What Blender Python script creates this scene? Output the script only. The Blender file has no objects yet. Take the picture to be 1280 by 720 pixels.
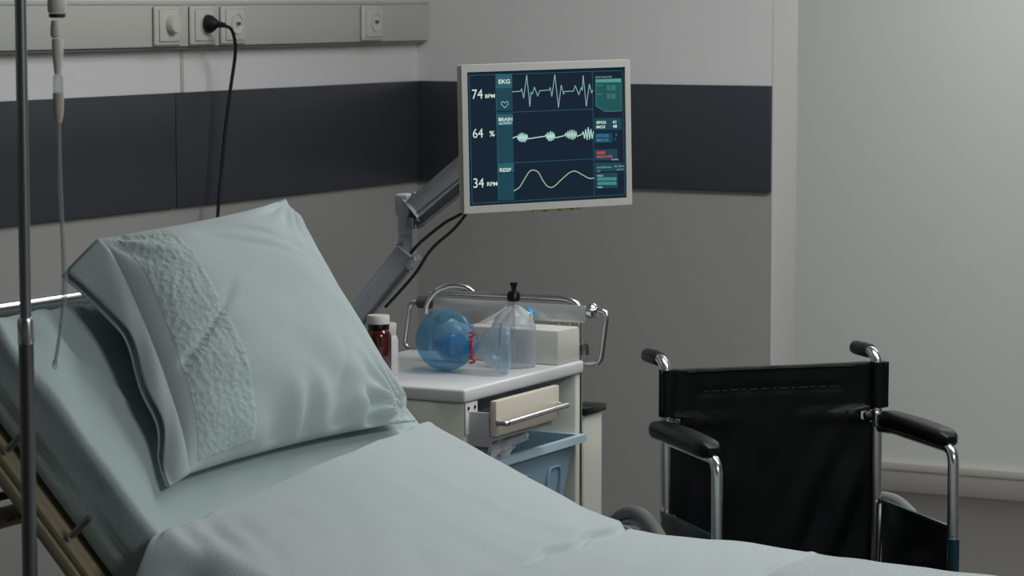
import bpy, bmesh, math, random
from mathutils import Vector, Matrix, noise
from math import sin, cos, pi, radians

random.seed(7)
SC = bpy.context.scene
COL = SC.collection

# ------------------------------------------------------------------ materials
def srgb(r, g, b):
    def f(c):
        c /= 255.0
        return c / 12.92 if c <= 0.04045 else ((c + 0.055) / 1.055) ** 2.4
    return (f(r), f(g), f(b), 1.0)

def mat(name, col, rough=0.5, metal=0.0, spec=0.5, bump=0.0, bscale=40.0, var=0.0, vscale=3.0,
        emit=None, estr=1.0, coat=0.0, sheen=0.0, bdetail=4.0):
    m = bpy.data.materials.new(name); m.use_nodes = True
    nt = m.node_tree; N = nt.nodes; L = nt.links
    p = N['Principled BSDF']
    p.inputs['Base Color'].default_value = col
    p.inputs['Roughness'].default_value = rough
    p.inputs['Metallic'].default_value = metal
    p.inputs['Specular IOR Level'].default_value = spec
    p.inputs['Coat Weight'].default_value = coat
    p.inputs['Sheen Weight'].default_value = sheen
    tc = N.new('ShaderNodeTexCoord')
    if var > 0:
        nz = N.new('ShaderNodeTexNoise'); nz.inputs['Scale'].default_value = vscale
        nz.inputs['Detail'].default_value = 4
        L.new(tc.outputs['Object'], nz.inputs['Vector'])
        mx = N.new('ShaderNodeMix'); mx.data_type = 'RGBA'
        a = tuple(c * (1 - var) for c in col[:3]) + (1,)
        b = tuple(min(1, c * (1 + var)) for c in col[:3]) + (1,)
        mx.inputs[6].default_value = a; mx.inputs[7].default_value = b
        L.new(nz.outputs['Fac'], mx.inputs[0]); L.new(mx.outputs[2], p.inputs['Base Color'])
    if bump > 0:
        nz = N.new('ShaderNodeTexNoise'); nz.inputs['Scale'].default_value = bscale
        nz.inputs['Detail'].default_value = bdetail
        L.new(tc.outputs['Object'], nz.inputs['Vector'])
        bp = N.new('ShaderNodeBump'); bp.inputs['Strength'].default_value = bump
        bp.inputs['Distance'].default_value = 0.01
        L.new(nz.outputs['Fac'], bp.inputs['Height']); L.new(bp.outputs['Normal'], p.inputs['Normal'])
    if emit:
        p.inputs['Emission Color'].default_value = emit
        p.inputs['Emission Strength'].default_value = estr
    return m

def clear_mat(name, tint, haze, gloss_rough=0.08, fac=0.25, grad=0.25):
    """thin plastic film: tinted see-through mixed with a little body colour and a sheen"""
    m = bpy.data.materials.new(name); m.use_nodes = True
    nt = m.node_tree; N = nt.nodes; L = nt.links
    p = N['Principled BSDF']; out = N['Material Output']
    p.inputs['Base Color'].default_value = haze
    p.inputs['Roughness'].default_value = gloss_rough
    tr = N.new('ShaderNodeBsdfTransparent'); tr.inputs['Color'].default_value = tint
    lw = N.new('ShaderNodeLayerWeight'); lw.inputs['Blend'].default_value = 0.35
    ma = N.new('ShaderNodeMath'); ma.operation = 'MULTIPLY_ADD'
    ma.inputs[1].default_value = grad; ma.inputs[2].default_value = fac
    L.new(lw.outputs['Facing'], ma.inputs[0])
    mx = N.new('ShaderNodeMixShader')
    L.new(ma.outputs[0], mx.inputs[0]); L.new(tr.outputs[0], mx.inputs[1]); L.new(p.outputs[0], mx.inputs[2])
    L.new(mx.outputs[0], out.inputs['Surface'])
    return m

M = {}
M['wall_up'] = mat('wall_upper_paint', srgb(222, 222, 222), 0.75, var=0.02, bump=0.05, bscale=60)
M['wall_low'] = mat('wall_lower_paint', srgb(158, 158, 156), 0.75, var=0.02, bump=0.05, bscale=60)
M['wall_plain'] = mat('wall_plain_paint', srgb(135, 137, 137), 0.8)
M['alcove'] = mat('alcove_paint', srgb(219, 222, 218), 0.7, var=0.015)
M['jamb'] = mat('jamb_paint', srgb(214, 213, 210), 0.6)
M['band'] = mat('charcoal_laminate', srgb(60, 65, 71), 0.35, var=0.03, spec=0.3)
M['ceil'] = mat('ceiling_paint', srgb(215, 215, 212), 0.9)
M['floor'] = mat('vinyl_floor', srgb(90, 87, 84), 0.45, var=0.05, vscale=6)
M['base'] = mat('baseboard_paint', srgb(172, 168, 163), 0.5)
M['base_top'] = mat('baseboard_bead', srgb(200, 197, 190), 0.5)
M['trunk'] = mat('trunking_plastic', srgb(196, 197, 190), 0.45)
M['rail_shadow'] = mat('rail_shadow_grey', srgb(160, 162, 160), 0.5)  # shadow tone beneath the trunking rail, put into the colour
M['seam'] = mat('seam_filler', srgb(192, 193, 191), 0.7)
M['plate'] = mat('socket_plastic', srgb(203, 204, 197), 0.35)
M['plate_dark'] = mat('socket_gap', srgb(70, 70, 68), 0.6)
M['black'] = mat('black_rubber', srgb(22, 22, 26), 0.45)
M['black_plastic'] = mat('black_plastic', srgb(18, 18, 21), 0.3)
M['sheet'] = mat('teal_sheet_cotton', srgb(173, 192, 191), 0.9, bump=0.25, bscale=500, sheen=0.2, bdetail=2, var=0.02)
M['pillow'] = mat('teal_pillow_cotton', srgb(177, 192, 192), 0.9, bump=0.25, bscale=500, sheen=0.2, bdetail=2, var=0.02)
M['cream'] = mat('cream_enamel', srgb(146, 138, 114), 0.35)
M['cart'] = mat('cart_enamel', srgb(214, 216, 206), 0.35)
M['carttop'] = mat('cart_laminate', srgb(216, 219, 219), 0.3, var=0.04, vscale=10)
M['drawer'] = mat('drawer_enamel', srgb(214, 208, 192), 0.4)
M['chrome'] = mat('chrome', (0.70, 0.71, 0.73, 1), 0.22, metal=1.0)
M['chrome_dull'] = mat('brushed_steel', (0.36, 0.37, 0.38, 1), 0.33, metal=1.0)
M['chrome_plate'] = mat('polished_plate', (0.62, 0.65, 0.65, 1), 0.22, metal=0.55)
M['steel_dark'] = mat('dark_steel', (0.22, 0.22, 0.23, 1), 0.35, metal=1.0)
M['arm'] = mat('arm_grey_paint', srgb(176, 180, 186), 0.32, metal=0.0)
M['arm_dark'] = mat('arm_grey_cover', srgb(128, 134, 138), 0.45)
M['bezel'] = mat('monitor_bezel', srgb(190, 190, 184), 0.4)
M['monback'] = mat('monitor_back', srgb(205, 196, 188), 0.45)
M['sticker'] = mat('yellow_sticker', srgb(190, 180, 105), 0.5)
M['vinyl'] = mat('black_vinyl', srgb(14, 15, 17), 0.40, spec=0.22)
M['blue_frame'] = mat('teal_blue_enamel', srgb(16, 52, 62), 0.3)
M['tyre'] = mat('grey_rubber', srgb(128, 131, 126), 0.6)
M['brown'] = mat('amber_plastic', srgb(74, 22, 12), 0.12, coat=0.6, spec=0.6)
M['brown_dark'] = mat('amber_plastic_dark', srgb(24, 10, 12), 0.15, coat=0.6)
M['white'] = mat('white_plastic', srgb(222, 222, 220), 0.45)
M['paper'] = mat('white_tissue', srgb(222, 222, 220), 0.9, bump=0.2, bscale=60)
M['carton'] = mat('white_carton', srgb(205, 204, 198), 0.6)
M['red'] = mat('red_plastic', srgb(215, 30, 70), 0.4)
M['redink'] = mat('red_ink', srgb(150, 60, 55), 0.7)
M['tealblue'] = mat('blue_valve', srgb(50, 150, 198), 0.25)
M['bluebin'] = clear_mat('blue_bin_plastic', srgb(180, 212, 230), srgb(170, 205, 226), 0.3, 0.6, 0.2)
M['binrim'] = mat('bin_rim_plastic', srgb(180, 208, 220), 0.35)
M['bluebag'] = clear_mat('blue_silicone', srgb(190, 222, 240), srgb(135, 188, 218), 0.14, 0.20, 0.32)
M['clear'] = clear_mat('clear_plastic', (0.93, 0.95, 0.97, 1), srgb(200, 205, 212), 0.08, 0.22, 0.5)
M['clearblue'] = clear_mat('clear_blue_plastic', (0.84, 0.91, 0.96, 1), srgb(178, 200, 216), 0.08, 0.22, 0.5)
M['ivtube'] = clear_mat('iv_tube_plastic', (0.9, 0.93, 0.93, 1), srgb(190, 196, 196), 0.1, 0.3, 0.5)
M['filter'] = mat('iv_beige_filter', srgb(196, 190, 175), 0.5)
M['film'] = clear_mat('crumpled_film', (0.92, 0.94, 0.96, 1), srgb(232, 236, 240), 0.05, 0.55, 0.4)
M['darkred'] = mat('dark_red_rim', srgb(70, 30, 45), 0.4)

def em(name, col, s):
    m = bpy.data.materials.new(name); m.use_nodes = True
    N = m.node_tree.nodes; p = N['Principled BSDF']
    p.inputs['Base Color'].default_value = (0.005, 0.006, 0.008, 1); p.inputs['Roughness'].default_value = 0.4; p.inputs['Specular IOR Level'].default_value = 0.15
    p.inputs['Emission Color'].default_value = col; p.inputs['Emission Strength'].default_value = s
    return m
ES = 1.0
M['scr'] = em('screen_navy', srgb(14, 30, 46), 1)
M['scr_teal'] = em('screen_teal', srgb(24, 66, 80), 1)
M['scr_teal2'] = em('screen_teal_bright', srgb(42, 92, 104), 1)
M['scr_green'] = em('screen_panel_green', srgb(28, 82, 84), 1)
M['scr_head'] = em('screen_panel_head', srgb(80, 150, 142), 1)
M['scr_line'] = em('screen_line', srgb(40, 92, 104), 1)
M['scr_white'] = em('screen_text_white', srgb(205, 226, 214), 1)
M['scr_wave'] = em('screen_wave_pale', srgb(140, 182, 186), 1)
M['scr_glow'] = em('screen_wave_bright', srgb(178, 224, 214), 1)
M['scr_lime'] = em('screen_wave_lime', srgb(160, 190, 160), 1)
M['scr_red'] = em('screen_text_red', srgb(222, 72, 66), 1)
M['scr_blue'] = em('screen_text_blue', srgb(60, 140, 185), 1)

# ------------------------------------------------------------------ helpers
def obj(name, bm, m, parent=None, smooth=True, sharp=35, kind=None, loc=None, rot=None):
    me = bpy.data.meshes.new(name)
    bmesh.ops.recalc_face_normals(bm, faces=bm.faces[:]) if kind != 'keep' else None
    bm.to_mesh(me); bm.free()
    if isinstance(m, (list, tuple)):
        for q in m: me.materials.append(q)
    else:
        me.materials.append(m)
    if smooth:
        me.polygons.foreach_set('use_smooth', [True] * len(me.polygons))
        if sharp: me.set_sharp_from_angle(angle=radians(sharp))
    o = bpy.data.objects.new(name, me); COL.objects.link(o)
    if parent: o.parent = parent
    if loc: o.location = loc
    if rot: o.rotation_euler = rot
    if kind and kind != 'keep': o['kind'] = kind
    return o

def thing(name, label, cat, loc=(0, 0, 0), rotz=0, group=None):
    o = bpy.data.objects.new(name, None); COL.objects.link(o)
    o.location = loc; o.rotation_euler = (0, 0, rotz); o.empty_display_size = 0.05
    o['label'] = label; o['category'] = cat
    if group: o['group'] = group
    return o

def tag(o, label, cat, group=None):
    o['label'] = label; o['category'] = cat
    if group: o['group'] = group
    return o

def struct(name, bm, m):
    return obj(name, bm, m, kind='structure')

def nb(): return bmesh.new()

def box(bm, x0, x1, y0, y1, z0, z1, bev=0.0, seg=2, mi=0, mtx=None):
    r = bmesh.ops.create_cube(bm, size=1.0)
    vs = r['verts']
    for v in vs:
        v.co = Vector(((x0 + x1) / 2 + v.co.x * (x1 - x0), (y0 + y1) / 2 + v.co.y * (y1 - y0), (z0 + z1) / 2 + v.co.z * (z1 - z0)))
    fs = set(f for v in vs for f in v.link_faces)
    for f in fs: f.material_index = mi
    if mtx:
        for v in vs: v.co = mtx @ v.co
    if bev > 0:
        es = list(set(e for v in vs for e in v.link_edges))
        bmesh.ops.bevel(bm, geom=es, offset=bev, segments=seg, profile=0.5, affect='EDGES', material=-1)
    return bm

def fillet(pts, r, n=8):
    pts = [Vector(p) for p in pts]
    out = [pts[0]]
    for i in range(1, len(pts) - 1):
        a, b, c = pts[i - 1], pts[i], pts[i + 1]
        d1 = (a - b); d2 = (c - b)
        rr = min(r, d1.length * 0.49, d2.length * 0.49)
        p = b + d1.normalized() * rr; q = b + d2.normalized() * rr
        for k in range(n + 1):
            t = k / n
            out.append(p * (1 - t) ** 2 + b * 2 * t * (1 - t) + q * t * t)
    out.append(pts[-1])
    return out

def catmull(pts, n=8):
    pts = [Vector(p) for p in pts]
    P = [pts[0] * 2 - pts[1]] + pts + [pts[-1] * 2 - pts[-2]]
    out = []
    for i in range(1, len(P) - 2):
        p0, p1, p2, p3 = P[i - 1:i + 3]
        for k in range(n):
            t = k / n
            out.append(0.5 * ((2 * p1) + (p2 - p0) * t + (2 * p0 - 5 * p1 + 4 * p2 - p3) * t * t + (3 * p1 - p0 - 3 * p2 + p3) * t ** 3))
    out.append(pts[-1])
    return out

def tube(bm, pts, r, seg=14, caps=True, closed=False, flat=1.0):
    pts = [Vector(p) for p in pts]
    n = len(pts)
    rs = r if isinstance(r, (list, tuple)) else [r] * n
    t0 = (pts[1] - pts[0]).normalized()
    ref = Vector((0, 0, 1)) if abs(t0.z) < 0.9 else Vector((1, 0, 0))
    u = t0.cross(ref).normalized()
    rings = []
    for i in range(n):
        if closed: t = (pts[(i + 1) % n] - pts[i - 1]).normalized()
        elif i == 0: t = t0
        elif i == n - 1: t = (pts[-1] - pts[-2]).normalized()
        else: t = (pts[i + 1] - pts[i - 1]).normalized()
        u = (u - t * u.dot(t)).normalized(); w = t.cross(u)
        rings.append([bm.verts.new(pts[i] + (u * cos(2 * pi * k / seg) + w * sin(2 * pi * k / seg) * flat) * rs[i]) for k in range(seg)])
    m = n if closed else n - 1
    for i in range(m):
        A = rings[i]; B = rings[(i + 1) % n]
        for k in range(seg):
            bm.faces.new((A[k], A[(k + 1) % seg], B[(k + 1) % seg], B[k]))
    if caps and not closed:
        bm.faces.new(rings[0][::-1]); bm.faces.new(rings[-1])
    return bm

def lathe(bm, prof, seg=40, mtx=None, capb=True, capt=True, mi=0):
    rings = []
    for (r, z) in prof:
        ring = []
        for k in range(seg):
            v = Vector((r * cos(2 * pi * k / seg), r * sin(2 * pi * k / seg), z))
            ring.append(bm.verts.new(mtx @ v if mtx else v))
        rings.append(ring)
    for i in range(len(rings) - 1):
        for k in range(seg):
            f = bm.faces.new((rings[i][k], rings[i][(k + 1) % seg], rings[i + 1][(k + 1) % seg], rings[i + 1][k])); f.material_index = mi
    if capb: f = bm.faces.new(rings[0][::-1]); f.material_index = mi
    if capt: f = bm.faces.new(rings[-1]); f.material_index = mi
    return bm

def grid(bm, F, nu, nv, wrapu=False, wrapv=False, mi=0):
    V = [[bm.verts.new(F(i, j)) for j in range(nv)] for i in range(nu)]
    for i in range(nu - (0 if wrapu else 1)):
        for j in range(nv - (0 if wrapv else 1)):
            f = bm.faces.new((V[i][j], V[(i + 1) % nu][j], V[(i + 1) % nu][(j + 1) % nv], V[i][(j + 1) % nv]))
            f.material_index = mi
    return V

def axis_mtx(p, d):
    return Matrix.Translation(Vector(p)) @ Vector(d).normalized().to_track_quat('Z', 'Y').to_matrix().to_4x4()

def ss(a, b, x):
    t = max(0, min(1, (x - a) / (b - a))); return t * t * (3 - 2 * t)

def nz(x, y, z=0.0): return noise.noise(Vector((x, y, z)))

# ------------------------------------------------------------------ room
BZ0, BZ1 = 1.157, 1.43      # height of the charcoal bump band
bm = nb(); box(bm, -0.8, 6.3, -8.4, 2.6, -0.05, 0); struct('floor', bm, M['floor'])
bm = nb(); box(bm, -0.8, 6.3, -8.4, 2.6, 2.7, 2.75); struct('ceiling', bm, M['ceil'])
bm = nb(); box(bm, -0.12, 0, -8.4, 0.12, 0, BZ0 + 0.05, mi=1); box(bm, -0.12, 0, -8.4, 0.12, BZ0 + 0.05, 2.7)
o = struct('wall_left', bm, [M['wall_up'], M['wall_low']])
bm = nb(); box(bm, 0, 1.05, 0, 0.15, 0, BZ0 + 0.05, mi=1); box(bm, 0, 1.05, 0, 0.15, BZ0 + 0.05, 2.7)
box(bm, 1.05, 6.2, 0, 0.15, 2.3, 2.7); box(bm, 5.4, 6.2, 0, 0.15, 0, 2.3)
struct('wall_back', bm, [M['wall_up'], M['wall_low']])
bm = nb(); box(bm, 1.0502, 1.058, -0.002, 0.152, 0, 2.3, 0.001)
struct('trim_1', bm, M['jamb'])
bm = nb(); box(bm, -0.8, 6.3, 2.25, 2.35, 0, 2.7); struct('wall_alcove', bm, M['alcove'])
bm = nb(); box(bm, -0.8, -0.7, 0.15, 2.25, 0, 2.7); box(bm, -0.7, 0, 0.12, 0.15, 0, 2.7); struct('wall_alcove_left', bm, M['alcove'])
bm = nb(); box(bm, 6.2, 6.3, -8.4, 2.25, 0, 2.7); struct('wall_right', bm, M['wall_plain'])
bm = nb(); box(bm, 0, 6.2, -8.4, -8.3, 0, 2.7); struct('wall_front', bm, M['wall_plain'])
bm = nb(); box(bm, -0.7, 6.2, 2.235, 2.25, 0, 0.072, 0.002); struct('baseboard_back', bm, M['base'])
bm = nb(); box(bm, -0.7, 6.2, 2.231, 2.25, 0.072, 0.1, 0.004); struct('trim_2', bm, M['base_top'])
bm = nb(); box(bm, 0, 0.013, -8.3, -1.192, BZ0, BZ1, 0.002); box(bm, 0, 0.013, -1.189, 0, BZ0, BZ1, 0.002)
struct('trim_3', bm, M['band'])
bm = nb(); box(bm, 0.013, 1.05, -0.014, 0, BZ0, BZ1, 0.002); struct('trim_4', bm, M['band'])
bm = nb()
for y in (-1.145,): box(bm, 0, 0.003, y - 0.006, y + 0.006, BZ1, 1.54, 0.001)
struct('trim_5', bm, M['seam'])
bm = nb(); box(bm, 0, 0.012, -8.3, 0, 0, 0.1, 0.003); struct('baseboard_left', bm, M['base'])

# trunking rail on the left wall
RX = 0.038
t = thing('wall_trunking', 'long white cable trunking rail along the left wall above the charcoal band', 'trunking', (0, 0, 1.54))
bm = nb(); box(bm, 0.0, RX, -4.6, -0.002, 0, 0.108, 0.004); obj('trunking_body', bm, M['trunk'], t)
bm = nb(); box(bm, 0.0, RX - 0.012, -4.6, -0.002, -0.006, -0.0002, 0.001); obj('under_shadow_strip', bm, M['rail_shadow'], t)  # grey strip added as the painted shadow line under the rail
bm = nb(); box(bm, RX, RX + 0.0025, -4.6, -0.004, 0.099, 0.1075, 0.001); obj('cover_lip', bm, M['trunk'], t)

def socket(y, label, style, grp='wall sockets on the trunking rail'):
    s = thing('wall_socket', label, 'socket', (RX + 0.0003, y, 1.593), 0, grp)
    bm = nb(); box(bm, 0, 0.009, -0.055, 0.055, -0.05, 0.043, 0.006, 3); obj('face_plate', bm, M['plate'], s)
    bm = nb(); box(bm, 0.0092, 0.0125, -0.040, 0.043, -0.040, 0.036, 0.003, 3); obj('inner_plate', bm, M['plate'], s)
    mt = Matrix.Translation((0.0126, 0.006, 0.0)) @ Matrix.Rotation(pi / 2, 4, 'Y')
    if style == 'knob':
        bm = nb(); lathe(bm, [(0.023, 0), (0.022, 0.012), (0.019, 0.016), (0.0, 0.0165)], 32, mt, capt=False); obj('dial', bm, M['plate'], s)
    else:
        bm = nb(); lathe(bm, [(0.0255, 0), (0.0255, 0.003), (0.0225, 0.003), (0.021, 0.0003), (0.0, 0.0003)], 36, mt, capt=False); obj('socket_well', bm, M['plate'], s)
        if style == 'earth':
            bm = nb(); lathe(bm, [(0.004, 0.0004), (0.004, 0.009), (0.0, 0.010)], 12, mt, capt=False); obj('earth_pin', bm, M['steel_dark'], s)
    return s
socket(-1.267, 'white wall socket plate with a round dial cap, leftmost on the rail', 'knob')
socket(-1.118, 'white wall socket plate with the black plug pushed into it', 'well')
socket(-0.985, 'white wall socket with bare round well just right of the plugged one', 'earth')
socket(-0.316, 'lone white wall socket near the room corner', 'earth')

# plug and cable
t = thing('power_cable', 'black power cable and plug hanging from the wall socket down behind the pillow', 'cable', (RX + 0.014, -1.118, 1.593))
mt = Matrix.Translation((0, 0.006, 0)) @ Matrix.Rotation(pi / 2, 4, 'Y')
bm = nb(); lathe(bm, [(0.0212, 0.0), (0.0225, 0.004), (0.021, 0.012), (0.013, 0.024), (0.007, 0.032), (0, 0.034)], 30, mt, capt=False)
tube(bm, [(0.026, 0.006, 0), (0.047, 0.012, -0.003)], [0.0085, 0.006]); obj('plug', bm, M['black'], t)
bm = nb()
pc = catmull([(0.045, 0.011, -0.003), (0.052, 0.030, -0.012), (0.045, 0.057, -0.039), (0.035, 0.073, -0.078), (0.022, 0.072, -0.155), (0.012, 0.064, -0.251), (0.008, 0.052, -0.347), (0.008, 0.030, -0.482), (0.012, 0.01, -0.75), (0.01, 0.06, -1.2), (0.04, 0.08, -1.55), (0.2, 0.1, -1.585)], 8)
tube(bm, pc, 0.0042, 10); obj('cord', bm, M['black'], t)

# ------------------------------------------------------------------ bed
# mattress centre line in the X-Z plane (top surface)
TOP = [(1.160, 1.176), (1.30, 1.0285), (1.40, 0.9225), (1.47, 0.850), (1.55, 0.795), (1.65, 0.762), (1.76, 0.725), (1.86, 0.702), (2.0, 0.695), (2.4, 0.690), (3.14, 0.685)]
TC = catmull([(x, 0, z) for x, z in TOP], 10)
arc = [0.0]
for i in range(1, len(TC)): arc.append(arc[-1] + (TC[i] - TC[i - 1]).length)
LEN = arc[-1]
def path(s):
    s = max(0, min(LEN, s))
    for i in range(1, len(arc)):
        if arc[i] >= s:
            f = (s - arc[i - 1]) / max(1e-9, arc[i] - arc[i - 1])
            p = TC[i - 1].lerp(TC[i], f); break
    # smooth tangent
    a = pidx(s - 0.02); b = pidx(s + 0.02)
    tg = (b - a).normalized()
    nrm = Vector((-tg.z, 0, tg.x))
    return p, tg, nrm
def pidx(s):
    s = max(0, min(LEN, s))
    for i in range(1, len(arc)):
        if arc[i] >= s:
            f = (s - arc[i - 1]) / max(1e-9, arc[i] - arc[i - 1])
            return TC[i - 1].lerp(TC[i], f)
    return TC[-1]
MY0, MY1, MT = -3.4, -2.5, 0.110

def mattress():
    bm = nb(); ns = 150; rc = 0.014
    # cross-section ring (y, h) h measured down from the top
    ring = []
    def corner(cy, ch, a0):
        for k in range(7):
            a = a0 + (pi / 2) * k / 6
            ring.append((cy + rc * cos(a), ch - rc * sin(a)))
    for k in range(44): ring.append((MY0 + rc + (MY1 - MY0 - 2 * rc) * k / 44, 0.0))
    corner(MY1 - rc, rc, pi / 2) if False else None
    for k in range(7):
        a = pi / 2 - (pi / 2) * k / 6; ring.append((MY1 - rc + rc * cos(a), rc - rc * sin(a)))
    for k in range(1, 8): ring.append((MY1, rc + (MT - 2 * rc) * k / 8))
    for k in range(7):
        a = -(pi / 2) * k / 6; ring.append((MY1 - rc + rc * cos(a), MT - rc - rc * sin(a)))
    for k in range(1, 12): ring.append((MY1 - rc - (MY1 - MY0 - 2 * rc) * k / 12, MT))
    for k in range(7):
        a = -pi / 2 - (pi / 2) * k / 6; ring.append((MY0 + rc + rc * cos(a), MT - rc - rc * sin(a)))
    for k in range(1, 8): ring.append((MY0, MT - rc - (MT - 2 * rc) * k / 8))
    for k in range(7):
        a = pi - (pi / 2) * k / 6
        if k == 6: continue
        ring.append((MY0 + rc + rc * cos(a), rc - rc * sin(a)))
    nr = len(ring); yc = (MY0 + MY1) / 2
    def F(i, j):
        s = LEN * i / (ns - 1)
        p, tg, nn = path(s)
        y, hh = ring[j]
        e = min(s, LEN - s); k = 1.0; off = 0
        if e < 0.03:
            q = 1 - e / 0.03; c = math.sqrt(max(0, 1 - q * q)); sh = 0.028 * (1 - c)
            y = yc + (y - yc) * (1 - sh / 0.45)
            hh = MT / 2 + (hh - MT / 2) * (1 - sh / (MT / 2))
        v = p - nn * hh; v.y = y
        top = 1 - ss(0.0, 0.03, hh)
        sd = ss(0.01, 0.03, hh) * (1 - ss(0.08, 0.1, hh))
        d = 0.0
        # soft drag folds near the head end, running down the backrest
        if hh < 0.03:
            g = math.exp(-((s - 0.06) / 0.18) ** 2)
            d += g * 0.006 * sin(55 * (y + 0.55 * s) + 2 * nz(y * 5, s * 5))
            d += 0.003 * nz(y * 9, s * 9, 3)
            l1 = (y + 3.32) - 0.42 * (s - 0.02)
            d += 0.006 * math.exp(-(l1 / 0.012) ** 2) * (1 - ss(0.25, 0.4, s))
            l2 = (y + 3.20) - 0.75 * (s - 0.02)
            d += 0.005 * math.exp(-(l2 / 0.012) ** 2) * (1 - ss(0.15, 0.3, s))
        v += nn * d * top
        if abs(y - MY0) < 0.01 or abs(y - MY1) < 0.01:
            sg = -1 if y < yc else 1
            v.y += sg * (0.004 * nz(s * 8, hh * 20, 1) + -0.006 * math.exp(-((hh - 0.070 - 0.004 * sin(s * 9)) / 0.004) ** 2)) * sd
        return v
    V = grid(bm, F, ns, nr, wrapv=True)
    bm.faces.new(V[0]); bm.faces.new(V[-1][::-1])
    return bm
o = obj('mattress', mattress(), M['sheet'], sharp=60)
tag(o, 'raised bed mattress wrapped in a teal fitted sheet, under the pillow', 'mattress')

# duvet -------------------------------------------------------------
def woven_duvet_mat():
    m = mat('pale_teal_duvet_cotton', srgb(176, 187, 188), 0.92, bump=0.2, bscale=400, sheen=0.2, bdetail=2)
    nt = m.node_tree; N = nt.nodes; L = nt.links; p = N['Principled BSDF']
    tc = [n for n in N if n.type == 'TEX_COORD'][0]
    old = [n for n in N if n.type == 'BUMP'][0]
    # woven relief of the foot section
    w1 = N.new('ShaderNodeTexWave'); w1.inputs['Scale'].default_value = 42; w1.inputs['Distortion'].default_value = 0.5; w1.bands_direction = 'X'
    w2 = N.new('ShaderNodeTexWave'); w2.inputs['Scale'].default_value = 42; w2.inputs['Distortion'].default_value = 0.5; w2.bands_direction = 'Y'
    mu = N.new('ShaderNodeMath'); mu.operation = 'MULTIPLY'
    for w in (w1, w2): L.new(tc.outputs['Object'], w.inputs['Vector'])
    L.new(w1.outputs['Fac'], mu.inputs[0]); L.new(w2.outputs['Fac'], mu.inputs[1])
    sp = N.new('ShaderNodeSeparateXYZ'); L.new(tc.outputs['Object'], sp.inputs[0])
    mr = N.new('ShaderNodeMapRange'); mr.inputs['From Min'].default_value = 2.17; mr.inputs['From Max'].default_value = 2.175
    L.new(sp.outputs['X'], mr.inputs['Value'])
    m2 = N.new('ShaderNodeMath'); m2.operation = 'MULTIPLY'
    L.new(mu.outputs[0], m2.inputs[0]); L.new(mr.outputs[0], m2.inputs[1])
    b2 = N.new('ShaderNodeBump'); b2.inputs['Strength'].default_value = 0.7; b2.inputs['Distance'].default_value = 0.004
    L.new(m2.outputs[0], b2.inputs['Height']); L.new(old.outputs['Normal'], b2.inputs['Normal'])
    L.new(b2.outputs['Normal'], p.inputs['Normal'])
    return m
M['duvet'] = woven_duvet_mat()

DP = [(1.425, 0.917), (1.45, 0.898), (1.52, 0.868), (1.60, 0.835), (1.694, 0.797), (1.75, 0.772), (1.802, 0.752), (1.86, 0.744), (1.92, 0.741), (2.1, 0.738), (2.42, 0.726), (2.8, 0.722), (3.16, 0.715)]
DC = catmull([(x, 0, z) for x, z in DP], 10)
darc = [0.0]
for i in range(1, len(DC)): darc.append(darc[-1] + (DC[i] - DC[i - 1]).length)
def dpath(s):
    s = max(0, min(darc[-1], s))
    for i in range(1, len(darc)):
        if darc[i] >= s:
            f = (s - darc[i - 1]) / max(1e-9, darc[i] - darc[i - 1])
            return DC[i - 1].lerp(DC[i], f)
    return DC[-1].copy()

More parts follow.
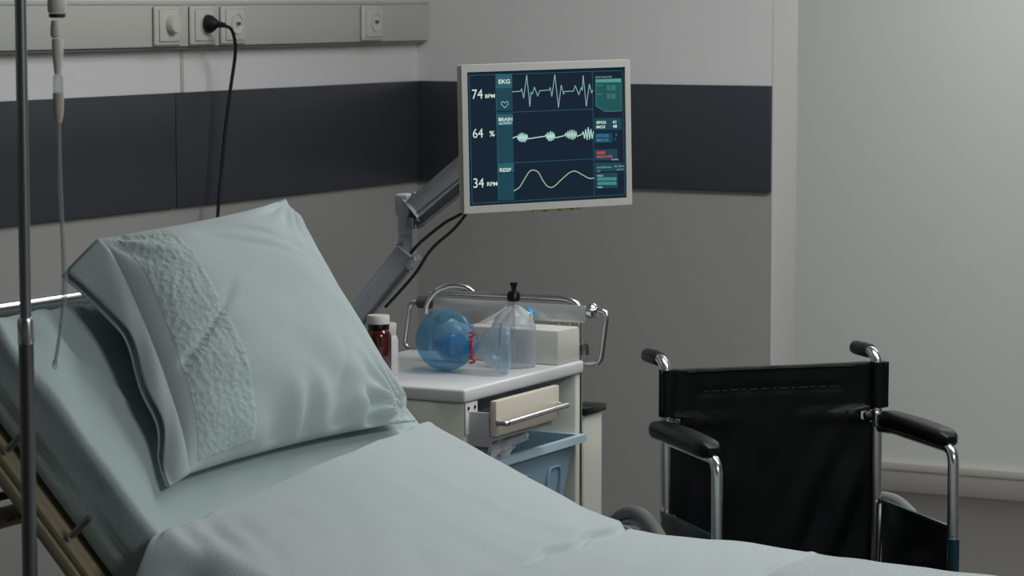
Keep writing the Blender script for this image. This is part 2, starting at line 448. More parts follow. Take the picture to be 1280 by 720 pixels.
def duvet():
    bm = nb(); nu, nv = 440, 170
    W0, W1 = -3.412, -2.488     # where it bends over the mattress edges
    DROPN, DROPF = 0.30, 0.22
    total = DROPN + (W1 - W0) + DROPF
    DL = darc[-1]
    def F(i, j):
        q = total * j / (nv - 1)
        s = DL * (i / (nu - 1)) ** 1.25
        yflat = W0 + (q - DROPN)
        # head hem wanders a little
        s0 = 0.012 * sin(yflat * 7) + 0.03 * ss(-2.9, -3.4, yflat) if False else 0.0
        p = dpath(s)
        x, z = p.x, p.z
        hem = (1 - ss(0.0, 0.25, s))
        x += hem * (0.032 * math.exp(-((yflat + 2.88) / 0.22) ** 2) + 0.045 * (1 - ss(-3.40, -2.7, yflat)) + 0.008 * sin(yflat * 9 + 1))
        z -= hem * (0.045 * (1 - ss(-3.40, -2.7, yflat)) * 1.0)
        # hang over both sides with a rounded shoulder
        R = 0.035
        def side(dd, sgn, edge):
            a = min(dd / R, pi / 2)
            yy = edge + sgn * (R * sin(a) - R * 0.0)
            zz = -R * (1 - cos(a))
            if dd > R * pi / 2: zz -= dd - R * pi / 2
            return yy, zz
        e0, e1 = W0 + 0.02, W1 - 0.02
        dz = 0.0; hang = 0.0
        if yflat < e0:
            dd = e0 - yflat; y, dz = side(dd, -1, e0); hang = dd
            y -= ss(0.02, 0.12, dd) * (0.034 + 0.018 * sin(s * 26 + 1.5 * sin(s * 7)) )
            x -= 0.14 * max(0, dd - 0.04) * hem
        elif yflat > e1:
            dd = yflat - e1; y, dz = side(dd, 1, e1); hang = dd
            y += ss(0.02, 0.12, dd) * (0.032 + 0.014 * sin(s * 22))
        else: y = yflat
        z += dz
        # softness and wrinkles
        k = 1 - ss(0.0, 0.05, hang)
        w = 0.0045 * nz(x * 4, y * 4) + 0.0025 * nz(x * 11, y * 9, 2)
        a = x * 0.8 + y * 0.6
        w += 0.0022 * abs(nz(a * 9, (y - x) * 2.5, 5)) * 2
        # pinched corner by the backrest on the near side
        g = math.exp(-(((x - 1.53) / 0.07) ** 2 + ((y + 3.35) / 0.09) ** 2))
        w += g * 0.004 * sin((x * 0.7 + y) * 90)
        # overlapping fold across the knee on the far side
        l = (x - 1.818) + 0.006 * sin(y * 40)
        m_ = ss(-2.95, -2.75, y)
        w += m_ * 0.010 * (1 - ss(-0.003, 0.003, l)) * ss(-0.09, 0.0, l) - m_ * 0.010 * math.exp(-((l - 0.003) / 0.005) ** 2)
        # long soft sag lines
        w += 0.004 * math.exp(-(((y + 2.72) - 0.35 * (x - 1.6)) / 0.03) ** 2) * ss(1.5, 1.6, x) * (1 - ss(1.75, 1.85, x))
        # raised seam before the woven foot part
        w += 0.0025 * math.exp(-((x - 2.165) / 0.006) ** 2)
        w += 0.003 * nz(x * 3 + 7, y * 13, 2) * nz(x * 9, y * 3, 4) * 3
        if x > 2.16: w += 0.0025 * nz(x * 14, y * 14, 8)
        z += w * k
        # rolled head hem
        z -= 0.018 * (1 - ss(0.0, 0.02, s)) * k
        z = max(z, 0.3)
        return Vector((x, y, z))
    grid(bm, F, nu, nv)
    o = obj('duvet', bm, M['duvet'], sharp=None)
    md = o.modifiers.new('thick', 'SOLIDIFY'); md.thickness = 0.008; md.offset = -1
    return o
o = duvet(); tag(o, 'pale teal duvet spread over the lower bed and hanging down its side', 'duvet')

# bed frame ----------------------------------------------------------
bed = thing('hospital_bed', 'cream framed hospital bed with raised backrest and chrome head bar', 'bed', (0, 0, 0))
U = Vector((0.6865, 0, -0.7272)).normalized()      # down the backrest
NB = Vector((0.7272, 0, 0.6865)).normalized()      # out of the backrest
B0 = Vector((1.19, 0, 1.150)) - NB * 0.118         # underside of mattress at the head
def slab(bm, s0, s1, y0, y1, h0, h1, bev=0.003):
    ax = Matrix(((U.x, 0, NB.x, B0.x), (0, 1, 0, 0), (U.z, 0, NB.z, B0.z), (0, 0, 0, 1)))
    box(bm, s0, s1, y0, y1, h0, h1, bev, 2, 0, ax)
for sy in (0, 1):
    y0, y1 = ((-3.438, -3.410) if sy == 0 else (-2.490, -2.462))
    bm = nb(); slab(bm, -0.02, 0.62, y0, y1, -0.034, -0.014, 0.004)
    slab(bm, -0.02, 0.62, y0 + 0.006, y1, -0.014, -0.001, 0.003)
    bk = obj('backrest_rail', bm, M['cream'], bed)
    for sp in (0.152, 0.322):
        a = B0 + U * sp + NB * 0.012; yy = y0 + 0.010 if sy == 0 else y1 - 0.010
        bm = nb(); tube(bm, [(a.x, yy, a.z), (a.x + NB.x * 0.045, yy, a.z + NB.z * 0.045)], 0.0055, 12)
        obj('retaining_pin', bm, M['chrome_dull'], bk)
bm = nb(); slab(bm, 0.0, 0.6, -3.409, -2.491, -0.02, -0.004, 0.002); obj('backrest_panel', bm, M['cream'], bed)
xf = 1.6
for sy in (0, 1):
    y0, y1 = ((-3.438, -3.410) if sy == 0 else (-2.490, -2.462))
    bm = nb(); box(bm, 1.55, 3.15, y0, y1, 0.50, 0.555, 0.004); obj('seat_rail', bm, M['cream'], bed)
bm = nb(); box(bm, 1.62, 3.13, -3.412, -2.488, 0.545, 0.575, 0.003); obj('mattress_deck', bm, M['cream'], bed)
# head bar: chrome hoop
bm = nb(); tube(bm, fillet([(1.07, -3.56, 0.42), (1.075, -3.56, 1.158), (1.075, -2.36, 1.158), (1.07, -2.36, 0.42)], 0.08), 0.0135, 18)
obj('head_bar', bm, M['chrome'], bed)
# cross tube with small red print
ct = nb(); tube(ct, [(1.11, -3.50, 0.834), (1.11, -2.42, 0.834)], 0.017, 18); ct = obj('cross_tube', ct, M['cream'], bed)
bm = nb(); tube(bm, [(1.105, -3.50, 0.867), (1.105, -2.42, 0.867)], 0.007, 10); obj('shadow_tube', bm, M['black'], bed)  # thin black tube added as the shadow line over the cross tube
bm = nb()
random.seed(3)
for k in range(9):
    y = -3.315 + k * 0.0075
    if k == 3: continue
    box(bm, 1.1262, 1.1276, y, y + 0.005, 0.834 - 0.004, 0.834 + random.choice([0.001, 0.004]))
obj('printed_mark', bm, M['redink'], ct)
for xx in (1.11,):
    for y in (-3.50, -2.42):
        bm = nb(); tube(bm, [(xx, y, 0.30), (xx, y, 0.84)], 0.016, 14); obj('head_post', bm, M['cream'], bed)
# base frame, lift columns, legs, casters
for y in (-3.50, -2.42):
    bm = nb(); box(bm, 1.09, 3.2, y - 0.02, y + 0.02, 0.26, 0.30, 0.004); obj('base_rail', bm, M['cream'], bed)
for xx in (1.13, 3.16):
    bm = nb(); box(bm, xx - 0.02, xx + 0.02, -3.48, -2.44, 0.26, 0.30, 0.004); obj('base_crossbar', bm, M['cream'], bed)
for xx in (1.75, 2.75):
    bm = nb(); box(bm, xx - 0.05, xx + 0.05, -3.05, -2.85, 0.27, 0.548, 0.006); obj('lift_column', bm, M['cream'], bed)
for xx in (1.14, 3.14):
    for y in (-3.50, -2.42):
        bm = nb(); tube(bm, [(xx, y, 0.14), (xx, y, 0.265)], 0.012, 12)
        cl = obj('caster_fork', bm, M['chrome_dull'], bed)
        bm = nb(); lathe(bm, [(0.0, -0.016), (0.058, -0.016), (0.066, -0.008), (0.066, 0.008), (0.058, 0.016), (0.0, 0.016)], 28, Matrix.Translation((xx, y, 0.067)) @ Matrix.Rotation(pi / 2, 4, 'X'), False, False)
        box(bm, xx - 0.02, xx + 0.02, y - 0.024, y - 0.018, 0.05, 0.15); box(bm, xx - 0.02, xx + 0.02, y + 0.018, y + 0.024, 0.05, 0.15)
        obj('caster_wheel', bm, M['black'], cl)

# ------------------------------------------------------------------ pillow
PBL = Vector((1.447, -3.282, 0.925)); PBR = Vector((1.449, -2.573, 0.916))
PTL = Vector((1.206, -3.172, 1.272)); PTR = Vector((1.185, -2.574, 1.298))
NI = Vector((1.06, 0, 1)).normalized(); PI0 = Vector((1.252, -3.4, 1.079))
def pillow_pt(u, v, side):
    """u 0..1 left to right, v 0..1 bottom to top; side +1 the face, -1 the back"""
    base = PBL.lerp(PBR, u).lerp(PTL.lerp(PTR, u), v)
    ex = (PBR - PBL).lerp(PTR - PTL, v); ey = (PTL - PBL).lerp(PTR - PBR, u)
    n = ex.cross(ey).normalized()
    if n.x < 0: n = -n
    a, b = 2 * u - 1, 2 * v - 1
    # sides drawn in between the corners
    base -= ex * 0.5 * a * 0.05 * (1 - b * b) * abs(a) ** 2
    base -= ey * 0.5 * b * 0.05 * (1 - a * a) * abs(b) ** 2
    ea = max(0, 1 - abs(a) ** 2.4); eb = max(0, 1 - abs(b) ** 2.2)
    t = (ea ** 0.55) * (eb ** 0.6)
    T = 0.105 * t * (1 - 0.38 * ss(0.55, 1.0, u))
    # puffed toward the left top corner
    T += 0.018 * math.exp(-((u - 0.16) / 0.16) ** 2 - ((v - 0.85) / 0.2) ** 2) * min(1, t * 2)
    d = 0
    edge = min(u, 1 - u, v, 1 - v)
    fe = (1 - ss(0.0, 0.28, edge)) * ss(0.0, 0.02, edge)
    ang = math.atan2(b, a)
    # gathers along the lower hem
    gb = (1 - ss(0.0, 0.26, v)) * ss(0, 0.03, v)
    d += gb * (0.013 * sin(u * 38 + 3 * nz(u * 4, 0.3) + v * 5) * ss(0.1, 0.3, u) + 0.006 * nz(u * 14, v * 4, 7))
    # folds fanning out from the right corners
    for cu, cv, am, kf in ((1, 0, 0.014, 20), (1, 1, 0.010, 18), (0, 1, 0.005, 12)):
        du, dv = u - cu, v - cv
        r = math.hypot(du, dv); th = math.atan2(dv, du)
        d += am * math.exp(-(r / 0.24) ** 2) * sin(kf * th) * ss(0.02, 0.1, r)
    # broad soft creases
    d += 0.010 * nz(u * 3.1 + 4, v * 3.3, 1.3) * t
    d -= 0.006 * math.exp(-((v - 0.80 + 0.55 * (u - 0.45)) / 0.02) ** 2) * ss(0.25, 0.4, u) * (1 - ss(0.6, 0.8, u))
    d -= 0.005 * math.exp(-((v - 0.90 + 0.6 * (u - 0.45)) / 0.018) ** 2) * ss(0.3, 0.4, u) * (1 - ss(0.55, 0.7, u))
    d -= 0.005 * math.exp(-((u - 0.62 - 0.35 * (v - 0.2)) / 0.022) ** 2) * ss(0.05, 0.12, v) * (1 - ss(0.3, 0.42, v))
    d += 0.005 * nz((u + v) * 6, (u - v) * 3, 9) * t
    # crease line sagging in the lace part
    l = v - 0.50 - 0.9 * (u - 0.16)
    d -= 0.009 * math.exp(-(l / 0.022) ** 2) * ss(0.02, 0.06, u) * (1 - ss(0.24, 0.32, u))
    l2 = v - 0.93 + 0.45 * (u - 0.3)
    d -= 0.006 * math.exp(-(l2 / 0.03) ** 2) * ss(0.4, 0.6, u) * (1 - ss(0.85, 0.97, u))
    p = base + n * side * T + n * d * (1 if side > 0 else 0.3)
    h = (p - PI0).dot(NI)
    if h < 0.020: p += NI * (0.020 - h)
    return p, n

bm = nb(); NU, NV = 110, 90
fr = [[bm.verts.new(pillow_pt(i / (NU - 1), j / (NV - 1), 1)[0]) for j in range(NV)] for i in range(NU)]
bk = [[(fr[i][j] if i in (0, NU - 1) or j in (0, NV - 1) else bm.verts.new(pillow_pt(i / (NU - 1), j / (NV - 1), -1)[0])) for j in range(NV)] for i in range(NU)]
for i in range(NU - 1):
    for j in range(NV - 1):
        bm.faces.new((fr[i][j], fr[i + 1][j], fr[i + 1][j + 1], fr[i][j + 1]))
        bm.faces.new((bk[i][j + 1], bk[i + 1][j + 1], bk[i + 1][j], bk[i][j]))
pil = obj('pillow', bm, M['pillow'], sharp=None)
tag(pil, 'plump teal pillow with a lace band, propped on the raised backrest', 'pillow')

# open hem of the pillowcase on the left
def hem_pt(i, j, nu, nv, lay):
    v = j / (nv - 1); q = i / (nu - 1)
    p, n = pillow_pt(0.004, v, 1)
    w = 0.036 + 0.044 * ss(0.6, 1.0, v) + 0.012 * (1 - ss(0.0, 0.25, v))
    out = Vector((-0.40, -0.62, -0.68)).normalized()
    out = out.lerp(Vector((-0.45, -0.75, -0.48)).normalized(), 1 - ss(0.35, 0.85, v)).normalized()
    r = p + out * w * q
    r += n * (0.004 * sin(v * 17 + 3 * q) * q + lay * (0.001 + 0.010 * q * (1 - q) * 2 + 0.006 * q))
    r += out * 0.004 * sin(v * 19 + 1) * q
    h = (r - PI0).dot(NI)
    m = 0.016 + (0.004 if lay > 0 else 0)
    if h < m: r += NI * (m - h)
    return r
bm = nb()
A = grid(bm, lambda i, j: hem_pt(i, j, 12, 80, 1), 12, 80)
B = grid(bm, lambda i, j: hem_pt(i, j, 12, 80, -1), 12, 80)
o = obj('open_hem', bm, M['pillow'], pil, sharp=None)
md = o.modifiers.new('thick', 'SOLIDIFY'); md.thickness = 0.003; md.offset = 0
# embroidered band
def lace_mat():
    m = mat('embroidered_lace', srgb(174, 192, 190), 0.95, sheen=0.2)
    nt = m.node_tree; N = nt.nodes; L = nt.links; p = N['Principled BSDF']
    tc = N.new('ShaderNodeTexCoord')
    v = N.new('ShaderNodeTexVoronoi'); v.inputs['Scale'].default_value = 85
    n_ = N.new('ShaderNodeTexNoise'); n_.inputs['Scale'].default_value = 120
    L.new(tc.outputs['Object'], v.inputs['Vector']); L.new(tc.outputs['Object'], n_.inputs['Vector'])
    ad = N.new('ShaderNodeMath'); ad.operation = 'ADD'
    L.new(v.outputs['Distance'], ad.inputs[0]); L.new(n_.outputs['Fac'], ad.inputs[1])
    b = N.new('ShaderNodeBump'); b.inputs['Strength'].default_value = 0.55; b.inputs['Distance'].default_value = 0.004
    L.new(ad.outputs[0], b.inputs['Height']); L.new(b.outputs['Normal'], p.inputs['Normal'])
    return m
M['lace'] = lace_mat()
bm = nb()
def lace(i, j):
    v = 0.03 + 0.95 * j / 139; q = i / 29
    u0 = 0.035 + 0.005 * v; u1 = 0.225 - 0.035 * v
    u = u0 + (u1 - u0) * q
    p, n = pillow_pt(u, v, 1)
    m_ = ss(0, 0.25, q) * (1 - ss(0.95, 1, q))
    e = 0.0006 + 0.0008 * m_
    e += (0.0026 * (abs(nz(u * 60, v * 45, 4))) + 0.0014 * (0.5 + 0.5 * sin(v * 300)) * (ss(0.86, 0.9, q) + ss(0.60, 0.64, q) * (1 - ss(0.68, 0.72, q)))) * m_
    return p + n * e
grid(bm, lace, 30, 140)
o = obj('lace_band', bm, M['lace'], pil, sharp=None); o['label'] = 'embroidered lace strip'

# ------------------------------------------------------------------ IV stand and drip line
t = thing('drip_stand', 'slim chrome drip stand pole beside the bed head', 'stand', (1.427, -3.655, 0))
bm = nb(); tube(bm, [(0, 0, 1.10), (0, 0, 2.05)], 0.0082, 20); obj('upper_pole', bm, M['chrome_dull'], t)
bm = nb(); tube(bm, [(0, 0, 0.08), (0, 0, 1.165)], 0.0108, 20); obj('lower_pole', bm, M['steel_dark'], t)
bm = nb(); lathe(bm, [(0.0112, 1.165), (0.0118, 1.168), (0.0118, 1.198), (0.0100, 1.202), (0.0083, 1.203)], 24); obj('locking_collar', bm, M['chrome'], t)
bm = nb()
tube(bm, fillet([(-0.10, 0, 2.06), (-0.10, 0, 2.03), (0.10, 0, 2.03), (0.10, 0, 2.06)], 0.02), 0.004, 10)
tube(bm, fillet([(0.02, -0.10, 2.08), (0, -0.10, 2.04), (0, 0.10, 2.04), (0.02, 0.10, 2.08)], 0.02), 0.004, 10); obj('hook_bar', bm, M['chrome_dull'], t)
for k in range(5):
    a = 2 * pi * k / 5 + 0.3
    bm = nb(); tube(bm, [(0, 0, 0.085), (cos(a) * 0.18, sin(a) * 0.18, 0.06), (cos(a) * 0.27, sin(a) * 0.27, 0.055)], 0.01, 10)
    lg = obj('leg', bm, M['steel_dark'], t)
    bm = nb(); lathe(bm, [(0, -0.01), (0.022, -0.01), (0.025, 0), (0.022, 0.01), (0, 0.01)], 18, Matrix.Translation((cos(a) * 0.27, sin(a) * 0.27, 0.026)) @ Matrix.Rotation(a, 4, 'Z') @ Matrix.Rotation(pi / 2, 4, 'X'), False, False)
    obj('caster', bm, M['black'], lg)

t = thing('infusion_line', 'clear infusion drip line with chambers hanging in front of the pillow corner', 'drip', (1.472, -3.631, 1.50))
def L(prof, m, nm, x=0.0, y=0.0):
    bm = nb(); lathe(bm, prof, 24, Matrix.Translation((x, y, 0))); return obj(nm, bm, m, t)
L([(0.006, 0.185), (0.0105, 0.17), (0.0115, 0.155), (0.0135, 0.148), (0.0135, 0.136), (0.012, 0.1315)], M['white'], 'connector')
L([(0.0118, 0.131), (0.0118, 0.1265), (0.009, 0.125)], M['darkred'], 'connector_rim')
L([(0.0045, 0.1215), (0.0050, 0.116), (0.0062, 0.111), (0.0060, 0.100), (0.0035, 0.097)], M['filter'], 'injection_port', -0.003, -0.002)
L([(0.0070, 0.096), (0.0082, 0.092), (0.0080, 0.075), (0.0055, 0.050), (0.0050, 0.046)], M['white'], 'spike_cover')
L([(0.0050, 0.0455), (0.0072, 0.043), (0.0072, 0.030), (0.0072, 0.0205)], M['clear'], 'drip_chamber')
L([(0.0078, 0.020), (0.0076, 0.0), (0.0066, -0.012), (0.0040, -0.022)], M['filter'], 'inline_filter')
bm = nb(); tube(bm, catmull([(0, 0, 0.184), (-0.004, -0.003, 0.30), (-0.02, -0.012, 0.45), (-0.04, -0.024, 0.54)], 6), 0.0022, 8); obj('supply_tube', bm, M['ivtube'], t)
bm = nb()
tube(bm, catmull([(0.0, 0, -0.021), (0.001, 0, -0.10), (0.004, 0.001, -0.19), (0.006, 0.002, -0.25), (0.003, 0.001, -0.285), (-0.005, -0.002, -0.335), (-0.010, -0.004, -0.365)], 8), 0.0030, 10)
tube(bm, catmull([(0.0, 0, -0.022), (-0.003, 0.002, -0.12), (0.002, 0.001, -0.2), (0.001, 0.001, -0.27), (-0.004, -0.002, -0.33), (-0.010, -0.004, -0.362)], 8), 0.0016, 8)
obj('drip_tube', bm, M['ivtube'], t)
bm = nb(); lathe(bm, [(0.0025, 0.004), (0.0042, 0.0), (0.0042, -0.006), (0.002, -0.010)], 16, Matrix.Translation((-0.010, -0.004, -0.362))); obj('end_cap', bm, M['clear'], t)

# ------------------------------------------------------------------ cart
CZ = 0.87
cart = thing('medical_cart', 'cream medical cart with pulled out drawer and chrome rail, behind the bed', 'cart', (0, 0, 0))
X0, X1, Y0, Y1 = 0.735, 1.162, -1.866, -1.322
bm = nb(); box(bm, X0 - 0.01, X1, Y0, Y1, CZ - 0.028, CZ, 0.006, 3); obj('top', bm, M['carttop'], cart)
zt = CZ - 0.0285
bm = nb(); box(bm, X0, X1 - 0.008, Y0 + 0.010, Y0 + 0.028, 0.12, zt, 0.003); obj('side_panel', bm, M['cart'], cart)
bm = nb(); box(bm, X0, X1 - 0.006, Y1 - 0.030, Y1 - 0.008, 0.12, zt, 0.003); obj('side_panel', bm, M['cart'], cart)
bm = nb(); box(bm, X0, X0 + 0.015, Y0 + 0.0285, Y1 - 0.0305, 0.12, zt, 0.002); obj('back_panel', bm, M['cart'], cart)
bm = nb(); box(bm, X0 + 0.016, X1 - 0.02, Y0 + 0.029, Y1 - 0.031, 0.44, 0.455, 0.002); obj('shelf', bm, M['cart'], cart)
bm = nb(); box(bm, X0 + 0.016, X1 - 0.02, Y0 + 0.029, Y1 - 0.031, 0.12, 0.14, 0.002); obj('bottom_shelf', bm, M['cart'], cart)
bm = nb(); box(bm, X1 - 0.0078, X1 - 0.004, Y0 + 0.011, Y0 + 0.062, 0.775, zt - 0.001, 0.001); br = obj('slide_bracket', bm, M['white'], cart)
bm = nb()
for yy in (Y0 + 0.022, Y0 + 0.049):
    lathe(bm, [(0.004, 0), (0.004, 0.001)], 12, Matrix.Translation((X1 - 0.0038, yy, 0.829)) @ Matrix.Rotation(pi / 2, 4, 'Y'))
obj('screw', bm, M['black'], br)
# drawer, pulled a little out
DY0, DY1 = Y0 + 0.022, -1.562
dr = nb(); box(dr, 1.207, 1.222, DY0, DY1, 0.775, 0.8475, 0.003); dr = obj('drawer', dr, M['drawer'], cart)
bm = nb(); box(bm, 0.80, 1.2068, DY0 + 0.004, DY0 + 0.010, 0.752, 0.822, 0.001); box(bm, 0.80, 1.2068, DY1 - 0.012, DY1 - 0.006, 0.762, 0.822, 0.001)
box(bm, 0.80, 1.2068, DY0 + 0.0102, DY1 - 0.0122, 0.764, 0.770); obj('drawer_box', bm, M['arm'], dr)
bm = nb(); tube(bm, fillet([(1.2225, DY0 + 0.004, 0.803), (1.243, DY0 + 0.004, 0.803), (1.243, DY1 + 0.000, 0.807), (1.2225, DY1 - 0.004, 0.807)], 0.008), 0.0062, 14); obj('drawer_handle', bm, M['chrome'], dr)
# casters
for xx in (X0 + 0.05, X1 - 0.05):
    for yy in (Y0 + 0.05, Y1 - 0.05):
        bm = nb(); tube(bm, [(xx, yy, 0.07), (xx, yy, 0.119)], 0.01, 10); c = obj('caster_stem', bm, M['chrome_dull'], cart)
        bm = nb(); lathe(bm, [(0, -0.012), (0.034, -0.012), (0.038, 0), (0.034, 0.012), (0, 0.012)], 20, Matrix.Translation((xx, yy, 0.0385)) @ Matrix.Rotation(pi / 2, 4, 'X'), False, False)
        box(bm, xx - 0.016, xx + 0.016, yy - 0.018, yy - 0.013, 0.03, 0.075); box(bm, xx - 0.016, xx + 0.016, yy + 0.013, yy + 0.018, 0.03, 0.075); box(bm, xx - 0.016, xx + 0.016, yy - 0.018, yy + 0.018, 0.072, 0.077)
        obj('caster_wheel', bm, M['black'], c)
# chrome rail gallery at the back
GY = Y1 + 0.008
bm = nb()
tube(bm, fillet([(1.146, GY, 0.45), (1.146, GY, 0.990), (1.115, GY, 1.002), (0.79, GY, 1.002), (0.775, GY, 0.995)], 0.03), 0.0068, 14)
tube(bm, [(0.775, GY, 0.45), (0.775, GY, 0.955)], 0.0068, 12)
rl = obj('gallery_rail', bm, M['chrome'], cart)
bm = nb()
tube(bm, catmull([(0.765, GY - 0.004, 0.955), (0.775, GY - 0.012, 0.978), (0.80, GY - 0.018, 1.005), (0.830, GY - 0.010, 1.018), (0.862, GY, 1.016), (0.885, GY + 0.004, 1.003)], 8), 0.0062, 12); obj('curved_rail', bm, M['chrome'], rl)
bm = nb(); box(bm, 0.79, 1.168, -0.0025, 0.0025, -0.019, 0.019, 0.0015, 2, 0, Matrix.Translation((0, GY - 0.0145, 0.971)) @ Matrix.Rotation(radians(-9), 4, 'X')); obj('gallery_plate', bm, M['chrome_plate'], rl)
bm = nb(); lathe(bm, [(0.0, 0), (0.016, 0), (0.017, 0.012), (0.013, 0.018), (0, 0.02)], 24, Matrix.Translation((1.169, GY, 0.978)) @ Matrix.Rotation(pi / 2, 4, 'Y'), False, False); obj('end_knob', bm, M['chrome'], rl)
bm = nb(); lathe(bm, [(0.0, 0), (0.014, 0), (0.014, 0.030), (0.010, 0.034), (0, 0.036)], 24, Matrix.Translation((0.745, GY, 0.977)) @ Matrix.Rotation(pi / 2, 4, 'Y'), False, False); obj('end_knob', bm, M['steel_dark'], rl)
bm = nb(); tube(bm, fillet([(1.180, GY, 0.981), (1.214, GY, 0.978), (1.198, GY, 0.862), (1.160, GY, 0.862)], 0.022), 0.0058, 12); obj('side_handle', bm, M['chrome'], rl)
bm = nb(); tube(bm, fillet([(0.755, GY, 0.978), (0.722, GY, 0.975), (0.706, GY, 0.876), (0.730, GY, 0.866)], 0.02), 0.0058, 12); obj('side_handle', bm, M['chrome'], rl)
for xx in (1.104, 1.130):
    bm = nb(); lathe(bm, [(0.007, 0.93), (0.0075, 0.951)], 14, Matrix.Translation((xx, GY - 0.014, 0))); obj('rail_peg', bm, M['cream'], rl)
for xx in (0.80, 0.835):
    bm = nb(); lathe(bm, [(0.006, 0.938), (0.006, 0.951)], 14, Matrix.Translation((xx, GY - 0.014, 0))); obj('rail_peg', bm, M['black'], rl)
bm = nb(); box(bm, 1.150, 1.168, GY - 0.008, GY + 0.008, 0.880, 0.905, 0.003); obj('clamp', bm, M['steel_dark'], rl)

# narrow bin standing beyond the cart
t = thing('waste_bin', 'narrow cream bin with dark cap standing at the far side of the cart', 'bin', (0, 0, 0))
bm = nb(); box(bm, 0.86, 1.15, -1.298, -1.205, 0.0005, 0.745, 0.006, 3); obj('bin_body', bm, M['cart'], t)
bm = nb(); box(bm, 0.855, 1.158, -1.302, -1.200, 0.7455, 0.761, 0.003); obj('bin_cap', bm, M['black_plastic'], t)

# blue storage bin on the cart shelf
def tub():
    t = thing('storage_tub', 'translucent blue plastic tub on the cart shelf under the drawer', 'tub', (0, 0, 0))
    bm = nb()
    zb, zt_ = 0.4562, 0.705
    def ring(z, f, yy0=-1.80, yy1=-1.368, x0=0.80, x1=1.165):
        dx = f * 0.035; dy = f * 0.03
        return [Vector((x0 + dx, yy0 + dy, z)), Vector((x1 - dx, yy0 + dy, z)), Vector((x1 - dx, yy1 - dy, z)), Vector((x0 + dx, yy1 - dy, z))]
    R = [[bm.verts.new(v) for v in ring(z, f)] for z, f in ((zb, 1.0), (zt_, 0.0))]
    for k in range(4): bm.faces.new((R[0][k], R[0][(k + 1) % 4], R[1][(k + 1) % 4], R[1][k]))
    bm.faces.new(R[0][::-1])
    bmesh.ops.bevel(bm, geom=bm.edges[:], offset=0.012, segments=3, affect='EDGES')
    o = obj('tub_body', bm, M['bluebin'], t)
    rp = ring(zt_ + 0.002, -0.15)
    bm = nb(); A = []
    for dz, g in ((-0.010, 0.012), (-0.010, -0.002), (0.006, -0.002), (0.006, 0.012)):
        A.append([bm.verts.new((p.x + g * (-1 if p.x < 1 else 1), p.y + g * (-1 if p.y < -1.6 else 1), p.z + dz)) for p in rp])
    for q in range(4):
        for k in range(4): bm.faces.new((A[q][k], A[q][(k + 1) % 4], A[(q + 1) % 4][(k + 1) % 4], A[(q + 1) % 4][k]))
    obj('tub_rim', bm, M['binrim'], t)
    for yy in (-1.46, -1.60):
        bm = nb(); tube(bm, fillet([(1.1535, yy - 0.03, 0.54), (1.160, yy - 0.03, 0.655), (1.160, yy + 0.03, 0.655), (1.1535, yy + 0.03, 0.54)], 0.02), 0.003, 8)
        obj('moulded_rib', bm, M['bluebin'], t)
    return t
tub()
# crumpled clear bag spilling from the tub
bm = nb()
def bag(i, j):
    a = 2 * pi * i / 40; b = pi * j / 19
    p = Vector((cos(a) * sin(b), sin(a) * sin(b), cos(b)))
    k = 1 + 0.55 * nz(p.x * 1.9, p.y * 1.9, p.z * 1.9) + 0.35 * abs(nz(p.x * 4.5, p.y * 4.5, p.z * 4.5 + 3))
    q = Vector((p.x * 0.04, p.y * 0.085, p.z * 0.032)) * k
    q.z += q.y * 0.22
    return q + Vector((1.145, -1.690, 0.742))
grid(bm, bag, 40, 20, wrapu=True)
bmesh.ops.remove_doubles(bm, verts=bm.verts[:], dist=0.0005)
o = obj('plastic_bag', bm, M['film'], sharp=12); tag(o, 'crumpled clear plastic bag lying in the blue tub', 'bag')

# ------------------------------------------------------------------ things on the cart
ZT = CZ + 0.0004
def pill_bottle(x, y, r, hgt, label, body, capm, cap2=None):
    t = thing('pill_bottle', label, 'bottle', (x, y, ZT), 0)
    bm = nb(); lathe(bm, [(r * 0.9, 0), (r, 0.004), (r, hgt * 0.66), (r * 0.93, hgt * 0.73), (r * 0.80, hgt * 0.77)], 36)
    obj('bottle_body', bm, body, t)
    bm = nb(); lathe(bm, [(r * 0.80, hgt * 0.7705), (r * 0.84, hgt * 0.80), (r * 0.84, hgt * 0.868)], 36); obj('bottle_neck', bm, cap2 or body, t)
    bm = nb(); lathe(bm, [(r * 0.86, hgt * 0.8685), (r * 0.87, hgt * 0.98), (r * 0.82, hgt)], 36); obj('cap', bm, capm, t)
    return t
pill_bottle(0.930, -1.812, 0.0270, 0.134, 'brown pill bottle with white cap on the cart, nearest the bed', M['brown'], M['white'], M['brown_dark'])
pill_bottle(0.908, -1.745, 0.0265, 0.110, 'white pill bottle half hidden behind the brown bottle', M['white'], M['white'])

# resuscitator: bag, valve, hook ring, mask
bcx, bcy = 0.985, -1.622
t = thing('resuscitator', 'translucent blue manual resuscitator with clear face mask lying on the cart', 'resuscitator', (bcx, bcy, ZT))
AX = Vector((0.90, 0.42, 0.0)).normalized()
AV = Vector((0.956, -0.20, 0.0)).normalized()
C0 = Vector((0, 0, 0.0655))
bm = nb()
R = 0.065
prof = [(0.004, -R)] + [(R * cos(a), R * sin(a)) for a in [(-82 + 155 * k / 30) * pi / 180 for k in range(31)]] + [(0.016, R + 0.001)]
lathe(bm, prof, 48, axis_mtx(C0, AX), capt=False); obj('squeeze_bag', bm, M['bluebag'], t)
bm = nb()
lathe(bm, [(0.003, -0.030), (0.008, -0.027), (0.022, 0.0), (0.022, 0.012), (0.026, 0.013), (0.026, 0.020), (0.021, 0.021), (0.021, 0.026), (0.027, 0.027), (0.027, 0.034), (0.014, 0.035), (0.014, 0.075)], 32, axis_mtx(C0 + Vector((0, 0, -0.011)), AV)); obj('valve', bm, M['tealblue'], t)
bm = nb()
